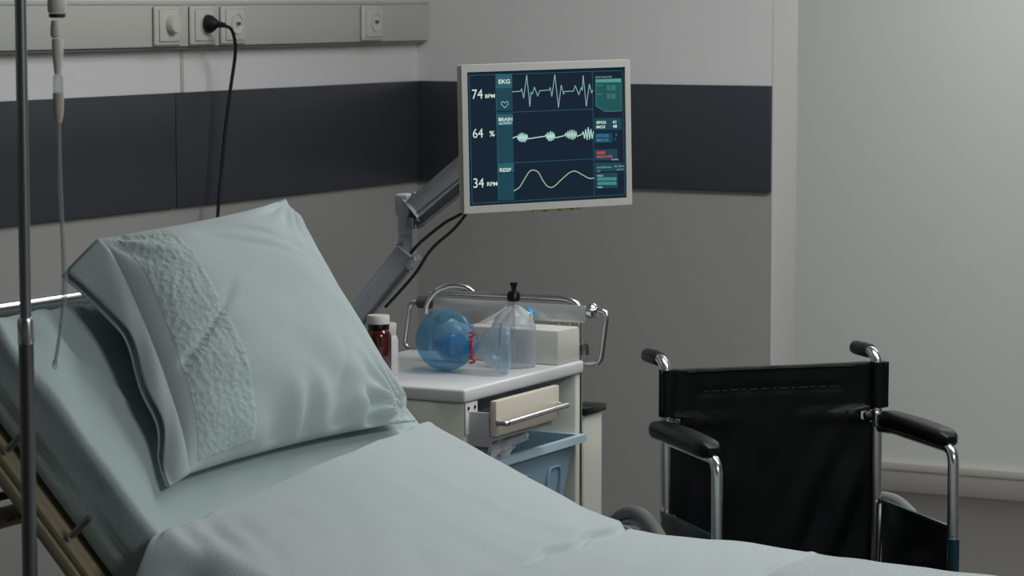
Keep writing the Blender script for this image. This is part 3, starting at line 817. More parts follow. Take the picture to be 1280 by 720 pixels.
hc = C0 + AV * 0.072 + Vector((0, 0, -0.011))
side = AX.cross(Vector((0, 0, 1)))
up = Vector((0, 0, 1))
ringp = [hc + up * 0.017 * cos(a) + side * 0.017 * sin(a) for a in [2 * pi * k / 28 for k in range(28)]]
tube(bm, ringp, 0.0028, 8, closed=True)
for s in (1, -1):
    tube(bm, catmull([hc + up * 0.017 * s, hc + up * 0.022 * s - AX * 0.004, hc + up * 0.027 * s + AX * 0.004, hc + up * 0.031 * s + AX * 0.002, hc + up * 0.032 * s - AX * 0.007], 5), 0.0024, 8)
for k in range(4):
    a = pi / 4 + k * pi / 2
    d = up * cos(a) + side * sin(a); tube(bm, [hc + d * 0.017, hc + d * 0.028], 0.002, 8)
obj('hook_ring', bm, M['red'], t)['label'] = 'red mask hook ring'
# mask dome opening away from the bag, tipped to rest on its rim
AM = Vector((0.90, 0.42, -0.02)).normalized()
mo = hc + AV * 0.004 + Vector((0, 0, 0.003))
bm = nb()
lathe(bm, [(0.013, 0.0), (0.013, 0.010), (0.024, 0.016), (0.038, 0.028), (0.046, 0.042), (0.0495, 0.054)], 44, axis_mtx(mo, AM), capb=False, capt=False)
obj('mask_dome', bm, M['clearblue'], t)
bm = nb()
lathe(bm, [(0.048, 0.0542), (0.054, 0.058), (0.056, 0.066), (0.053, 0.074), (0.046, 0.077), (0.042, 0.074), (0.041, 0.068)], 44, axis_mtx(mo, AM), capb=False, capt=False)
obj('mask_cushion', bm, M['clearblue'], t)

# pump bottle
t = thing('pump_bottle', 'clear plastic bottle with a black pump cap, in front of the tissue box', 'bottle', (1.076, -1.489, ZT))
bm = nb(); lathe(bm, [(0.046, 0), (0.049, 0.004), (0.049, 0.074), (0.047, 0.088), (0.040, 0.104), (0.026, 0.119), (0.0135, 0.128), (0.0125, 0.140)], 44, capt=False); obj('bottle_body', bm, M['clear'], t)
bm = nb(); lathe(bm, [(0.013, 0.1405), (0.0145, 0.142), (0.0145, 0.155), (0.010, 0.162), (0.0055, 0.163), (0.0055, 0.170), (0.0085, 0.176), (0.0085, 0.180), (0, 0.180)], 28, capt=False); obj('pump_cap', bm, M['black_plastic'], t)
bm = nb(); tube(bm, [(0, 0, 0.01), (0, 0, 0.139)], 0.003, 8); obj('dip_tube', bm, M['clear'], t)

# tissue box
t = thing('tissue_box', 'white carton box of tissues at the far corner of the cart', 'box', (0, 0, ZT))
bm = nb(); box(bm, 0.925, 1.153, -1.432, -1.326, 0, 0.074, 0.003); obj('carton', bm, M['carton'], t)
bm = nb()
def tis(i, j):
    a = i / 23; b = j / 15
    x = 1.000 + 0.125 * (a - 0.5) * (1.1 - 0.55 * b) + 0.02 * b; y = -1.384 + 0.012 * sin(a * 9) * (0.4 + b)
    z = 0.0745 + b * (0.028 + 0.012 * sin(a * pi) + 0.006 * sin(a * 13))
    return Vector((x, y + 0.012 * b, z))
grid(bm, tis, 24, 16)
o = obj('tissue', bm, M['paper'], t, sharp=None); md = o.modifiers.new('s', 'SOLIDIFY'); md.thickness = 0.0012
bm = nb()
bmesh.ops.create_uvsphere(bm, u_segments=28, v_segments=14, radius=1)
for v in bm.verts:
    k = 1 + 0.18 * nz(v.co.x * 2, v.co.y * 2, v.co.z * 2 + 5)
    v.co = Vector((0.925 + v.co.x * 0.052 * k, -1.478 + v.co.y * 0.022 * k, 0.045 + v.co.z * 0.046 * k))
    v.co.z = max(0.0002, v.co.z)
o = obj('cloth_wad', bm, M['paper'], None, sharp=None, loc=(0, 0, ZT)); tag(o, 'crumpled white cloth behind the blue resuscitator', 'cloth')
# small blue ball hung on the rail plate
bm = nb(); lathe(bm, [(0.0, -0.010), (0.010, -0.009), (0.0145, 0.0), (0.010, 0.009), (0.0, 0.010)], 24, Matrix.Translation((1.035, GY - 0.0275, 0.967)) @ Matrix.Rotation(pi / 2, 4, 'X'), False, False)
o = obj('rail_cap', bm, M['tealblue'], rl); o['label'] = 'round blue cap'

# ------------------------------------------------------------------ monitor arm and monitor
t = thing('monitor_arm', 'grey jointed monitor arm rising from behind the bed to the screen', 'monitor arm', (0, 0, 0))
AY = -1.58
P0 = Vector((0.52, -1.62, 0.70)); P1 = Vector((0.838, -1.536, 1.125)); P2 = Vector((0.838, -1.536, 1.215))
P3 = Vector((0.866, -1.532, 1.206)); P4 = Vector((1.07, -1.50, 1.378))
def bar(bm, a, b, w, h, bev=0.006, w2=None, h2=None):
    d = (b - a); ln = d.length; d.normalize()
    s = d.cross(Vector((0, 0, 1))).normalized(); n = s.cross(d)
    mt = Matrix(((d.x, s.x, n.x, a.x), (d.y, s.y, n.y, a.y), (d.z, s.z, n.z, a.z), (0, 0, 0, 1)))
    box(bm, 0, ln, -w / 2, w / 2, -h / 2, h / 2, bev, 3, 0, mt)
bm = nb(); bar(bm, P0, P1 + Vector((0.005, 0, -0.012)), 0.036, 0.040, 0.010); lo = obj('lower_arm', bm, M['arm'], t)
bm = nb(); bar(bm, P0 + Vector((0.006, 0.0, -0.012)), P1 + Vector((0.0, 0, -0.045)), 0.026, 0.026, 0.006); obj('cable_cover', bm, M['arm_dark'], lo)
bm = nb(); lathe(bm, [(0.0155, 1.105), (0.0165, 1.110), (0.0165, 1.143), (0.0145, 1.144), (0.0145, 1.147), (0.0165, 1.148), (0.0165, 1.190), (0.0150, 1.191)], 30, Matrix.Translation((0.838, -1.536, 0)), capt=False); ej = obj('elbow_joint', bm, M['arm'], t)
bm = nb(); box(bm, 0.838 - 0.017, 0.838 + 0.017, -1.536 - 0.02, -1.536 + 0.02, 1.188, 1.236, 0.006, 3); obj('elbow_cap', bm, M['arm'], ej)
bm = nb(); bar(bm, P3 + Vector((-0.006, 0, -0.004)), P4, 0.036, 0.044, 0.008); ua = obj('upper_arm', bm, M['arm'], t)
bm = nb(); bar(bm, P3 + Vector((-0.002, 0, -0.030)), P4 + Vector((0.006, 0, -0.036)), 0.028, 0.026, 0.006); obj('arm_cover', bm, M['arm_dark'], ua)
bm = nb(); lathe(bm, [(0.006, 0), (0.007, 0.004), (0.005, 0.012), (0, 0.013)], 16, Matrix.Translation(P3 + Vector((-0.002, -0.014, 0.022))), capt=False); obj('bolt', bm, M['chrome'], ua)
bm = nb(); lathe(bm, [(0.007, 0), (0.007, 0.024), (0, 0.024)], 16, Matrix.Translation(P3 + Vector((-0.004, -0.020, -0.044))), capt=False); obj('bolt', bm, M['chrome_dull'], ua)
# wrist behind the screen
MC = Vector((1.222, -1.623, 1.372)); mrot = radians(52.6)
back = Vector((-sin(mrot), cos(mrot), 0))
bm = nb(); bar(bm, P4, MC + back * 0.040, 0.03, 0.03, 0.006)
obj('wrist_bracket', bm, M['arm_dark'], t)
bm = nb(); box(bm, -0.05, 0.05, 0.0345, 0.042, -0.05, 0.05, 0.003, 2, 0, Matrix.Translation(MC) @ Matrix.Rotation(mrot, 4, 'Z')); obj('mounting_plate', bm, M['arm_dark'], t)
# cables along the arm
bm = nb()
tube(bm, catmull([P4 + Vector((0, 0, -0.048)), Vector((0.985, -1.52, 1.212)), Vector((0.93, -1.53, 1.175)), Vector((0.88, -1.54, 1.135)), Vector((0.852, -1.54, 1.108))], 8), 0.0035, 8)
tube(bm, catmull([P4 + Vector((0, 0, -0.050)), Vector((0.990, -1.52, 1.212)), Vector((0.955, -1.53, 1.165)), Vector((0.905, -1.54, 1.12)), Vector((0.868, -1.54, 1.07)), Vector((0.836, -1.54, 1.035)), Vector((0.80, -1.56, 0.99))], 8), 0.0035, 8)
obj('signal_cable', bm, M['black'], t)
# column on the floor, hidden by the bed
bm = nb(); tube(bm, [(0.52, -1.62, 0.03), (0.52, -1.62, 0.74)], 0.022, 20); obj('column', bm, M['arm'], t)
bm = nb(); lathe(bm, [(0.19, 0.0005), (0.19, 0.02), (0.17, 0.03), (0.03, 0.034)], 40, Matrix.Translation((0.52, -1.62, 0))); obj('floor_base', bm, M['arm_dark'], t)
bm = nb(); lathe(bm, [(0.010, 0), (0.012, 0.004), (0.012, 0.02), (0, 0.022)], 20, axis_mtx((0.723, -1.60, 0.945), (0.45, -0.85, 0.1)), capt=False); obj('adjusting_knob', bm, M['black_plastic'], lo)

W_, H_ = 0.384, 0.302
mon = thing('patient_monitor', 'grey framed vital signs monitor showing EKG, brain and respiration traces', 'monitor', MC, mrot)
mon.rotation_euler = (radians(0.0), radians(-1.2), mrot)
# body: frame with real opening
bm = nb()
SX0, SX1, SZ0, SZ1 = -0.5 * W_ + 0.0125, 0.5 * W_ - 0.0125, -0.5 * H_ + 0.0145, 0.5 * H_ - 0.0150
box(bm, -W_ / 2, W_ / 2, 0.000, 0.012, -H_ / 2, H_ / 2, 0.004, 3)
bz = nb()
for (a, b, c, d) in ((-W_ / 2, W_ / 2, SZ1, H_ / 2), (-W_ / 2, W_ / 2, -H_ / 2, SZ0), (-W_ / 2, SX0, SZ0, SZ1), (SX1, W_ / 2, SZ0, SZ1)):
    box(bz, a, b, -0.008, -0.0001, c, d)
bmesh.ops.remove_doubles(bz, verts=bz.verts[:], dist=1e-5)
bm.free()
obj('bezel', bz, M['bezel'], mon, smooth=False)
bm = nb(); box(bm, -W_ / 2, W_ / 2, 0.0, 0.018, -H_ / 2, H_ / 2, 0.004, 3); box(bm, -W_ * 0.36, W_ * 0.36, 0.0182, 0.034, -H_ * 0.32, H_ * 0.32, 0.008, 3); obj('back_shell', bm, M['monback'], mon)
bm = nb(); box(bm, -0.035, 0.075, -0.004, 0.004, -H_ / 2 - 0.0055, -H_ / 2 - 0.0003, 0.001); st = obj('button_strip', bm, M['sticker'], mon)
for xx in (-0.012, 0.022, 0.050):
    bm = nb(); box(bm, xx, xx + 0.006, -0.0052, -0.004, -H_ / 2 - 0.0048, -H_ / 2 - 0.001)
    obj('button', bm, M['steel_dark'], st)
SW, SH = SX1 - SX0, SZ1 - SZ0
bm = nb(); box(bm, SX0, SX1, -0.003, -0.0005, SZ0, SZ1); scr = obj('screen', bm, M['scr'], mon, smooth=False); scr['label'] = 'dark blue display with traces and readings'

def sc(px, py):
    """layout units of the display picture -> position on the screen"""
    u = (px - 582.0) / 198.0
    top = 88.5 - 4.0 * u; bot = 256.0 - 7.5 * u
    return SX0 + u * SW, SZ1 - (py - top) / (bot - top) * SH
def poly(name, pts, m, lay=1):
    bm = nb(); d = -0.003 - 0.0002 * lay
    def add(p):
        vs = [bm.verts.new((sc(x, y)[0], d, sc(x, y)[1])) for x, y in p]; bm.faces.new(vs)
    for p in pts: add(p)
    o = obj(name, bm, m, scr, smooth=False, kind='keep'); return o
def rect(a, b, c, d): return [(a, b), (c, b), (c, d), (a, d)]
def stroke(name, lines, w, m, lay=3):
    bm = nb(); d = -0.003 - 0.0002 * lay
    for ln in lines:
        P = [Vector((sc(x, y)[0], sc(x, y)[1])) for x, y in ln]
        for i in range(len(P) - 1):
            a, b = P[i], P[i + 1]; dr_ = (b - a)
            if dr_.length < 1e-6: continue
            dr_.normalize(); n = Vector((-dr_.y, dr_.x)) * w / 2; e = dr_ * w * 0.3
            vs = [bm.verts.new((q.x, d, q.y)) for q in (a - e - n, b + e - n, b + e + n, a - e + n)]
            bm.faces.new(vs)
    return obj(name, bm, m, scr, smooth=False, kind='keep')
px = 0.00194
for (a_, b_) in ((92, 137), (155, 202), (215, 249)): poly('label_column', [rect(618.5, a_, 638.5, b_)], M['scr_teal'], 1)
for (a_, b_) in ((91, 109), (141, 155), (203, 214)): poly('label_header', [rect(618.5, a_, 638.5, b_)], M['scr_teal2'], 2)
stroke('grid_line', [[(585.5, 92.5), (778, 89)], [(586, 252.5), (778.5, 244.5)], [(585.5, 92.5), (586, 252.5)], [(618, 92), (618.6, 251)], [(739.5, 90), (739.5, 246)], [(618.5, 139.5), (739.5, 136.5)], [(618.5, 203), (739.5, 199)], [(778, 89), (778.5, 244.5)]], px * 0.55, M['scr_line'], 2)
poly('side_panel', [[(743.5, 100), (776, 99), (776, 139.5), (755, 140), (743.5, 133)]], M['scr_green'], 1)
poly('side_panel_header', [rect(743.5, 99.5, 776, 103.5)], M['scr_head'], 2)
poly('value_panel', [rect(741, 148, 776, 163), rect(741, 167, 764, 179), rect(741, 187, 770, 201), rect(741, 204, 776, 215), rect(741, 217, 770, 236)], M['scr_teal'], 1)
stroke('panel_outline', [[(743.5, 100), (776, 99), (776, 139.5), (755, 140), (743.5, 133), (743.5, 100)]], px * 0.4, M['scr_head'], 3)
ekg = [(638, 114), (640, 113.5), (648.5, 113), (650, 110), (652.3, 121.5), (656.6, 93.2), (659.8, 132), (661.5, 114.5), (663, 117), (666, 108.3), (669.8, 119.5), (672.5, 112.7), (684.5, 112), (685.7, 109), (687.6, 120), (691.8, 92.8), (695.7, 134), (699.6, 106.2), (702.6, 117.5), (703.5, 114.3), (715, 113.8), (717.5, 107), (721.7, 118.5), (725, 109.5), (726.2, 113), (727.6, 94.5), (731, 133), (735.3, 105.3), (738, 116.5), (739.5, 113)]
stroke('ekg_trace', [ekg], px * 0.75, M['scr_wave'], 4)
br_ = [(638, 171.3)]
def burst(x0, x1, n, amp, yc):
    for k in range(n):
        x = x0 + (x1 - x0) * k / (n - 1)
        e = sin(pi * (k + 0.5) / n) ** 0.5 * (0.75 + 0.25 * random.random())
        br_.append((x, yc + (amp if k % 2 else -amp) * e))
burst(643.5, 656.5, 14, 6.2, 171.0); br_.append((678, 169.7)); burst(679.5, 690.5, 12, 6.2, 170.0); br_.append((703, 169.3)); burst(704.5, 718.5, 12, 6.5, 168.5); br_.append((725, 168)); burst(726.5, 739.5, 9, 8.5, 168.0)
stroke('brain_trace', [br_], px * 0.95, M['scr_glow'], 4)
rs = catmull([(638, 237.5, 0), (645, 233, 0), (652, 222, 0), (658, 213.5, 0), (663, 212, 0), (669, 215, 0), (675, 226, 0), (681, 233, 0), (688, 233, 0), (700, 222.5, 0), (709, 215.5, 0), (716, 214.3, 0), (725, 219, 0), (733, 223.3, 0), (739.5, 223.2, 0)], 6)
stroke('respiration_trace', [[(p.x, p.y) for p in rs]], px * 0.95, M['scr_lime'], 4)
stroke('heart_symbol', [[(628.6, 133.5), (624.4, 129), (624.6, 126.5), (626.8, 125.6), (628.6, 127.6), (630.6, 125.6), (632.8, 126.5), (632.8, 129), (628.6, 133.5)]], px * 0.7, M['scr_wave'], 4)
bars = [rect(744 + 2.05 * k, 222.5, 745.4 + 2.05 * k, 226.6) for k in range(12)] + [rect(744 + 2.05 * k, 228, 745.4 + 2.05 * k, 232.1) for k in range(12)]
poly('level_bars', bars, M['scr_head'], 3)

def text(s, x, y, hpx, m, name='reading', sx=1.0, bold=0.0, shear=0.0):
    c = bpy.data.curves.new(name, 'FONT'); c.body = s; c.size = 1.0; c.offset = bold
    ob = bpy.data.objects.new('tmp', c); COL.objects.link(ob)
    bpy.context.view_layer.update()
    dg = bpy.context.evaluated_depsgraph_get()
    me = bpy.data.meshes.new_from_object(ob.evaluated_get(dg))
    bpy.data.objects.remove(ob)
    xs = [v.co.x for v in me.vertices]; ys = [v.co.y for v in me.vertices]
    h = max(ys) - min(ys); k = hpx / h
    for v in me.vertices:
        qx = x + (v.co.x - min(xs)) * k * sx; qy = y - (v.co.y - min(ys)) * k - (qx - x) * 0.02
        a, b = sc(qx, qy); v.co = Vector((a, -0.003 - 0.0002 * 5, b))
    me.materials.clear(); me.materials.append(m)
    o = bpy.data.objects.new(name, me); COL.objects.link(o); o.parent = scr
    return o
WHT = M['scr_white']
text('74', 588.5, 122, 12, WHT, sx=0.82); text('BPM', 604.5, 121.0, 4.8, WHT, 'unit', 1.02, 0.015)
text('64', 588.5, 170.5, 11.5, WHT, sx=0.82); text('%', 609, 169.0, 7, WHT, 'unit', 1.0, 0.02)
text('34', 588.0, 233.0, 12, WHT, sx=0.82); text('RPM', 604.8, 231.0, 5, WHT, 'unit', 1.02, 0.015)
text('EKG', 621.5, 103.5, 5.4, WHT, 'channel_name', 1.08, 0.02)
text('BRAIN', 620.5, 150.3, 4.6, WHT, 'channel_name', 0.98, 0.02); text('ACTIVITY', 620.8, 154.4, 2.9, WHT, 'channel_name', 0.95, 0.02)
text('RESP', 620.8, 213.7, 4.8, WHT, 'channel_name', 1.08, 0.02)
text('DATALOG', 743.5, 98.3, 2.4, M['scr_wave'], 'small_text', 1.3)
for (y, s) in ((107.2, 'MAX'), (118.2, 'MIN')): text(s, 745, y + 1, 1.9, M['scr_head'], 'small_text', 1.3)
for y in (109, 111.3, 113.6, 119.5, 121.8, 124.1): text('00 000', 757.5, y, 1.7, M['scr_head'], 'small_text', 1.7)
text('SPO2', 743.5, 155.5, 3.6, WHT, 'small_text', 1.15, 0.03); text('61', 764.5, 155, 3.8, WHT, 'small_text', 1.1, 0.03)
text('MO2', 743.5, 161, 3.6, WHT, 'small_text', 1.15, 0.03); text('48', 764.2, 160.5, 3.8, WHT, 'small_text', 1.1, 0.03)
text('ETCO2', 743.5, 172, 3.4, M['scr_blue'], 'small_text', 1.1, 0.02); text('2', 767.5, 171, 3.4, M['scr_blue'], 'small_text')
text('IMCO2', 743.5, 177.5, 3.4, M['scr_blue'], 'small_text', 1.1, 0.02); text('1', 767.5, 176.5, 3.4, M['scr_blue'], 'small_text')
text('DEEP', 743.5, 193.5, 3.4, M['scr_red'], 'alarm_text', 1.05, 0.03); text('MULTI (35)', 743.5, 198.8, 3.6, M['scr_red'], 'alarm_text', 1.15, 0.03)
text('NORMAL', 762, 201.2, 1.5, WHT, 'small_text', 1.1)
text('INTERVAL', 743.5, 211.2, 2.3, M['scr_wave'], 'small_text', 1.3); text('02 MIN', 765.5, 210, 2.3, M['scr_wave'], 'small_text', 1.3)
text('PT', 743.5, 216, 2.3, M['scr_wave'], 'small_text', 1.2); text('AUTO', 768.5, 214, 2.0, M['scr_wave'], 'small_text', 1.2)
text('MAX', 743.8, 221.5, 2.0, WHT, 'small_text', 1.2); text('MIN', 743.8, 236, 2.0, WHT, 'small_text', 1.2)

# ------------------------------------------------------------------ wheelchair
wc = thing('wheelchair', 'black vinyl folding wheelchair with chrome tubes facing the bed', 'wheelchair', (1.675, -1.492, 0), radians(-135.4))
HW = 0.232
ROOT = wc
bm = nb()   # backrest upholstery
TZ, SZb, LZ = 0.908, 0.812, 0.49
def backp(i, j, nu=61, nv=50):
    a = -1 + 2 * i / (nu - 1); b = j / (nv - 1)
    z = TZ - b * (TZ - LZ)
    full = HW + 0.019
    if z < SZb - 0.004 and z > SZb - 0.030: wv = HW - 0.034
    elif z <= SZb - 0.030: wv = HW - 0.006
    else: wv = full
    x = a * wv
    # sags backward in the middle; wraps over the tubes at the top
    y = -0.034 * (1 - a * a) * (0.5 + 0.5 * b) - 0.006
    wrap = max(0, (abs(x) - (HW - 0.02)) / 0.04)
    if z > SZb - 0.004: y += 0.019 * sin(min(1, wrap * 1.2) * pi * 0.55)
    y += 0.0035 * nz(a * 5, b * 4) + 0.003 * math.exp(-((z - 0.855) / 0.004) ** 2) * (1 if abs(a) < 0.66 else 0) * (-1)
    # faint diagonal tension folds
    y += 0.004 * sin((abs(a) * 1.1 + b * 0.9) * 14) * ss(0.1, 0.6, abs(a)) * (1 - ss(0.8, 1.0, abs(a))) * ss(0.2, 0.5, b)
    zz = z + 0.004 * (1 - a * a) * (1 if b < 0.02 else 0) * -1
    return Vector((x, y, zz))
grid(bm, backp, 61, 50)
o = obj('backrest', bm, M['vinyl'], wc, sharp=50); md = o.modifiers.new('s', 'SOLIDIFY'); md.thickness = 0.006; md.offset = 0
bst = nb()
tube(bst, [backp(i, 1) + Vector((0, 0.002, -0.001)) for i in range(8, 53)], 0.0035, 8)
obj('top_piping', bst, M['vinyl'], o)
bst = nb()
for k in range(22):
    a0 = -0.60 + 1.2 * k / 22
    i0 = int(30 + a0 * 30); p = backp(i0, 6); q = backp(min(60, i0 + 1), 6)
    tube(bst, [p + Vector((0.0, 0.0045, 0)), p + Vector((0.009, 0.0045, 0.0))], 0.0011, 6)
obj('stitching', bst, M['vinyl'], o)
for s in (-1, 1):
    bm = nb(); tube(bm, [(s * HW, 0.004, SZb + 0.001), (s * HW, 0.004, TZ)], 0.0165, 18, flat=1.0)
    obj('back_sleeve', bm, M['vinyl'], o)
# cushion / seat
bm = nb()
def seatp(i, j):
    a = -1 + 2 * i / 30; b = j / 24
    return Vector((a * (HW - 0.004), 0.0 + 0.40 * b, 0.495 - 0.014 * (1 - a * a)))
grid(bm, seatp, 31, 25); o = obj('seat', bm, M['vinyl'], wc, sharp=None); md = o.modifiers.new('s', 'SOLIDIFY'); md.thickness = 0.012
for s in (-1, 1):
    bm = nb(); tube(bm, fillet([(s * HW, 0.0, 0.26), (s * HW, 0.0, 0.925), (s * HW, -0.105, 0.924)], 0.042, 10), 0.0112, 16); up_ = obj('back_post', bm, M['chrome'], wc)
    bm = nb(); tube(bm, [(s * HW, -0.040, 0.925), (s * HW, -0.045, 0.925), (s * HW, -0.095, 0.9242), (s * HW, -0.112, 0.924), (s * HW, -0.118, 0.924)], [0.0135, 0.0155, 0.0150, 0.0145, 0.011], 18)
    obj('push_grip', bm, M['black'], up_)
    bm = nb(); box(bm, s * HW - 0.011, s * HW + 0.011, 0.008, 0.016, 0.772, 0.806, 0.003)
    lathe(bm, [(0.004, 0), (0.004, 0.004)], 10, Matrix.Translation((s * HW, 0.016, 0.797)) @ Matrix.Rotation(-pi / 2, 4, 'X'))
    lathe(bm, [(0.004, 0), (0.004, 0.004)], 10, Matrix.Translation((s * HW, 0.016, 0.781)) @ Matrix.Rotation(-pi / 2, 4, 'X')); obj('arm_bracket', bm, M['chrome'], up_)
    bm = nb(); lathe(bm, [(0.010, 0), (0.012, 0.006), (0.008, 0.016), (0, 0.017)], 16, Matrix.Translation((s * (HW - 0.012), 0.0, 0.795)) @ Matrix.Rotation(-s * pi / 2, 4, 'Y'), capt=False); obj('fold_knob', bm, M['black'], up_)
    # armrest tube, pad
    ax_ = s * (HW + 0.016)
    bm = nb(); tube(bm, fillet([(s * (HW + 0.002), 0.012, 0.772), (ax_, 0.05, 0.773), (ax_, 0.330, 0.773), (ax_, 0.335, 0.42)], 0.032, 10), 0.0112, 16); at = obj('armrest_tube', bm, M['chrome'], wc)
    bm = nb()
    PL = 26
    def pad(i, j, s=s):
        q = i / (PL - 1); L0, L1 = -0.005, 0.315
        y = L0 + (L1 - L0) * q
        e = min(1.0, math.sqrt(max(0, 1 - (max(0, 0.10 - q) / 0.10) ** 2))) * min(1.0, math.sqrt(max(0, 1 - (max(0, q - 0.86) / 0.14) ** 2)))
        w = 0.027 * (0.45 + 0.55 * e) * (0.9 + 0.12 * sin(pi * q)); hh = 0.0185 * (0.35 + 0.65 * e)
        a = 2 * pi * j / 24
        ca, sa = cos(a), sin(a)
        rx = abs(ca) ** 0.6 * (1 if ca > 0 else -1); rz = abs(sa) ** 0.7 * (1 if sa > 0 else -1)
        zc = 0.788 + 0.003 * sin(pi * q)
        return Vector((s * (HW + 0.018) + rx * w, y, zc + rz * hh))
    V = grid(bm, pad, PL, 24, wrapv=True); bm.faces.new(V[0]); bm.faces.new(V[-1])
    obj('armrest_pad', bm, M['vinyl'], at, sharp=50)
    # skirt guard
    bm = nb(); box(bm, s * (HW + 0.010) - 0.002, s * (HW + 0.010) + 0.002, 0.012, 0.322, 0.46, 0.614, 0.001); sk = obj('side_guard', bm, M['black_plastic'], wc)
    bm = nb(); box(bm, s * (HW + 0.010) - 0.004, s * (HW + 0.010) + 0.004, 0.012, 0.324, 0.6145, 0.621, 0.001); obj('guard_edge', bm, M['blue_frame'], sk)
    bm = nb(); tube(bm, catmull([(s * (HW - 0.012), 0.035, 0.47), (s * (HW - 0.010), 0.040, 0.56), (s * (HW - 0.004), 0.030, 0.615)], 6), 0.006, 10); obj('guard_stay', bm, M['chrome_dull'], sk)
    # frame: seat rail, lower rail, front post
    bm = nb()
    tube(bm, [(s * HW, 0.0, 0.475), (s * HW, 0.44, 0.475)], 0.0115, 14)
    tube(bm, [(s * HW, 0.0, 0.27), (s * HW, 0.42, 0.27)], 0.0115, 14)
    tube(bm, [(s * (HW + 0.004), 0.362, 0.20), (s * (HW + 0.004), 0.362, 0.600)], 0.0115, 14)
    obj('side_frame', bm, M['blue_frame'], wc)
    # footrest
    bm = nb(); tube(bm, fillet([(s * HW, 0.40, 0.475), (s * HW, 0.47, 0.475), (s * (HW - 0.01), 0.60, 0.14), (s * (HW - 0.01), 0.62, 0.09)], 0.05), 0.010, 12); ft = obj('footrest_tube', bm, M['chrome'], wc)
    bm = nb(); box(bm, min(s * 0.06, s * (HW + 0.0)), max(s * 0.06, s * HW), 0.56, 0.70, 0.085, 0.097, 0.004); obj('footplate', bm, M['black_plastic'], ft)
    # rear wheel
    wx = s * (HW + 0.048); WR = 0.313
    c = Vector((wx, -0.024, WR))
    def ringpts(R_, n=64, xx=wx): return [Vector((xx, c.y + R_ * cos(2 * pi * k / n), c.z + R_ * sin(2 * pi * k / n))) for k in range(n)]
    bm = nb(); tube(bm, ringpts(WR - 0.014), 0.0135, 12, closed=True); rw = obj('rear_wheel', bm, M['tyre'], wc)
    bm = nb(); tube(bm, ringpts(WR - 0.034), 0.008, 10, closed=True); obj('wheel_rim', bm, M['chrome_dull'], rw)
    bm = nb(); tube(bm, ringpts(WR - 0.045, 64, wx + s * 0.022), 0.006, 8, closed=True)
    for k in range(6):
        a = 2 * pi * k / 6; R_ = WR - 0.045
        tube(bm, [(wx + s * 0.020, c.y + R_ * cos(a), c.z + R_ * sin(a)), (wx + s * 0.004, c.y + (R_ + 0.008) * cos(a), c.z + (R_ + 0.008) * sin(a))], 0.004, 6)
    obj('hand_rim', bm, M['chrome'], rw)
    bm = nb(); lathe(bm, [(0.014, -0.03), (0.024, -0.025), (0.024, -0.012), (0.016, -0.01), (0.016, 0.01), (0.024, 0.012), (0.024, 0.025), (0.012, 0.03)], 20, Matrix.Translation(c) @ Matrix.Rotation(pi / 2, 4, 'Y'))
    box(bm, min(s * HW, wx), max(s * HW, wx), c.y - 0.008, c.y + 0.008, c.z - 0.008, c.z + 0.008)
    obj('hub', bm, M['chrome_dull'], rw)
    bm = nb()
    for k in range(20):
        a = 2 * pi * k / 20; b = a + (0.35 if k % 2 else -0.35); xo = 0.018 * (1 if k % 2 else -1)
        tube(bm, [(wx + xo, c.y + 0.022 * cos(a), c.z + 0.022 * sin(a)), (wx, c.y + (WR - 0.038) * cos(b), c.z + (WR - 0.038) * sin(b))], 0.0014, 5)
    obj('spokes', bm, M['chrome_dull'], rw)
    # front caster
    cc = Vector((s * (HW + 0.004), 0.35, 0.09))
    bm = nb(); tube(bm, [cc + Vector((0, 0.01, 0.03)), cc + Vector((0, 0.012, 0.12))], 0.012, 10)
    for q in (-1, 1): box(bm, cc.x + q * 0.019 - 0.002, cc.x + q * 0.019 + 0.002, cc.y - 0.012, cc.y + 0.022, 0.08, 0.20)
    box(bm, cc.x - 0.021, cc.x + 0.021, cc.y - 0.012, cc.y + 0.022, 0.196, 0.202)
    cf = obj('caster_fork', bm, M['chrome_dull'], wc)
    bm = nb(); lathe(bm, [(0.0, -0.014), (0.08, -0.014), (0.0895, -0.006), (0.0895, 0.006), (0.08, 0.014), (0, 0.014)], 28, Matrix.Translation(cc) @ Matrix.Rotation(pi / 2, 4, 'Y'), False, False); obj('caster_wheel', bm, M['tyre'], cf)
bm = nb()
tube(bm, [(-HW, 0.18, 0.27), (HW, 0.18, 0.475)], 0.010, 12); tube(bm, [(HW, 0.205, 0.27), (-HW, 0.205, 0.475)], 0.010, 12)
obj('cross_brace', bm, M['blue_frame'], wc)

# ------------------------------------------------------------------ lights
def area(name, loc, size, sizey, power, col, target=None):
    l = bpy.data.lights.new(name, 'AREA'); l.shape = 'RECTANGLE'; l.size = size; l.size_y = sizey; l.energy = power; l.color = col
    o = bpy.data.objects.new(name, l); COL.objects.link(o); o.location = loc
    if target: o.rotation_euler = (Vector(target) - Vector(loc)).to_track_quat('-Z', 'Y').to_euler()
    return o
area('ceiling_lamp', (4.6, -4.05, 2.66), 1.1, 1.1, 67, (0.985, 0.99, 0.985))
area('ceiling_lamp', (2.3, -1.5, 2.66), 2.2, 0.7, 46, (0.985, 0.99, 0.985))
area('alcove_lamp', (1.6, 1.2, 2.66), 1.6, 0.6, 25, (0.99, 0.99, 0.98))

w = bpy.data.worlds.new('World'); SC.world = w; w.use_nodes = True
w.node_tree.nodes['Background'].inputs[0].default_value = (0.5, 0.52, 0.55, 1)
w.node_tree.nodes['Background'].inputs[1].default_value = 0.2

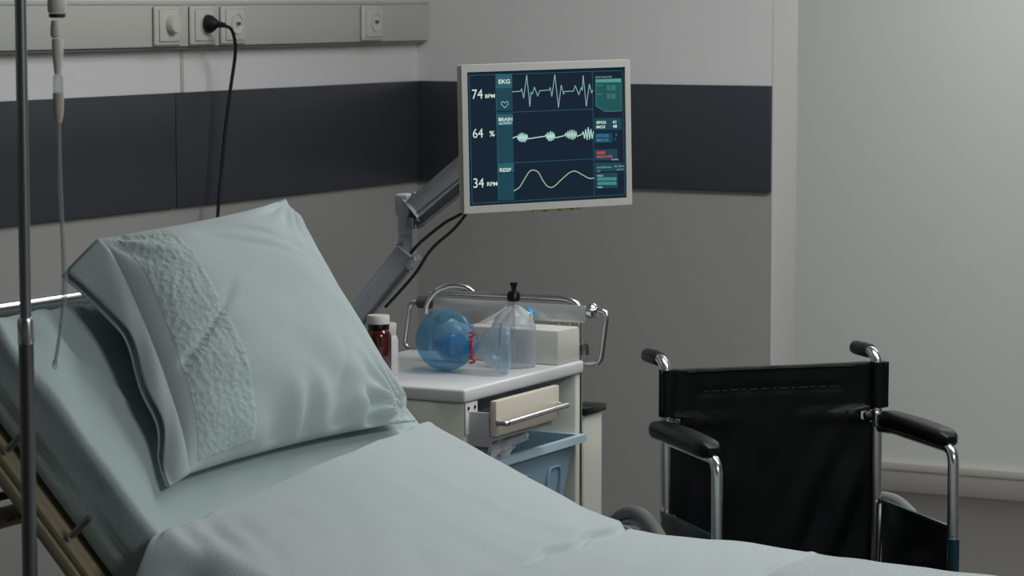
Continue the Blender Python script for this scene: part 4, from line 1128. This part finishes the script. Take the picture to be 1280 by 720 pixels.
# ------------------------------------------------------------------ camera
cam = bpy.data.cameras.new('camera'); co = bpy.data.objects.new('camera', cam); COL.objects.link(co)
co.location = (3.93678, -6.96917, 1.65)
yaw = radians(27.6)
co.rotation_euler = (pi / 2 - math.atan(360 / 3640.0), 0, yaw)
cam.sensor_width = 36; cam.lens = 3640.0 / 1280 * 36
cam.clip_start = 0.05; cam.clip_end = 50
cam.dof.use_dof = True; cam.dof.focus_distance = 5.6; cam.dof.aperture_fstop = 13
SC.camera = co
SC.view_settings.view_transform = 'Standard'; SC.view_settings.look = 'None'
SC.view_settings.exposure = -0.04; SC.view_settings.gamma = 1.0; SC.view_settings.use_curve_mapping = False
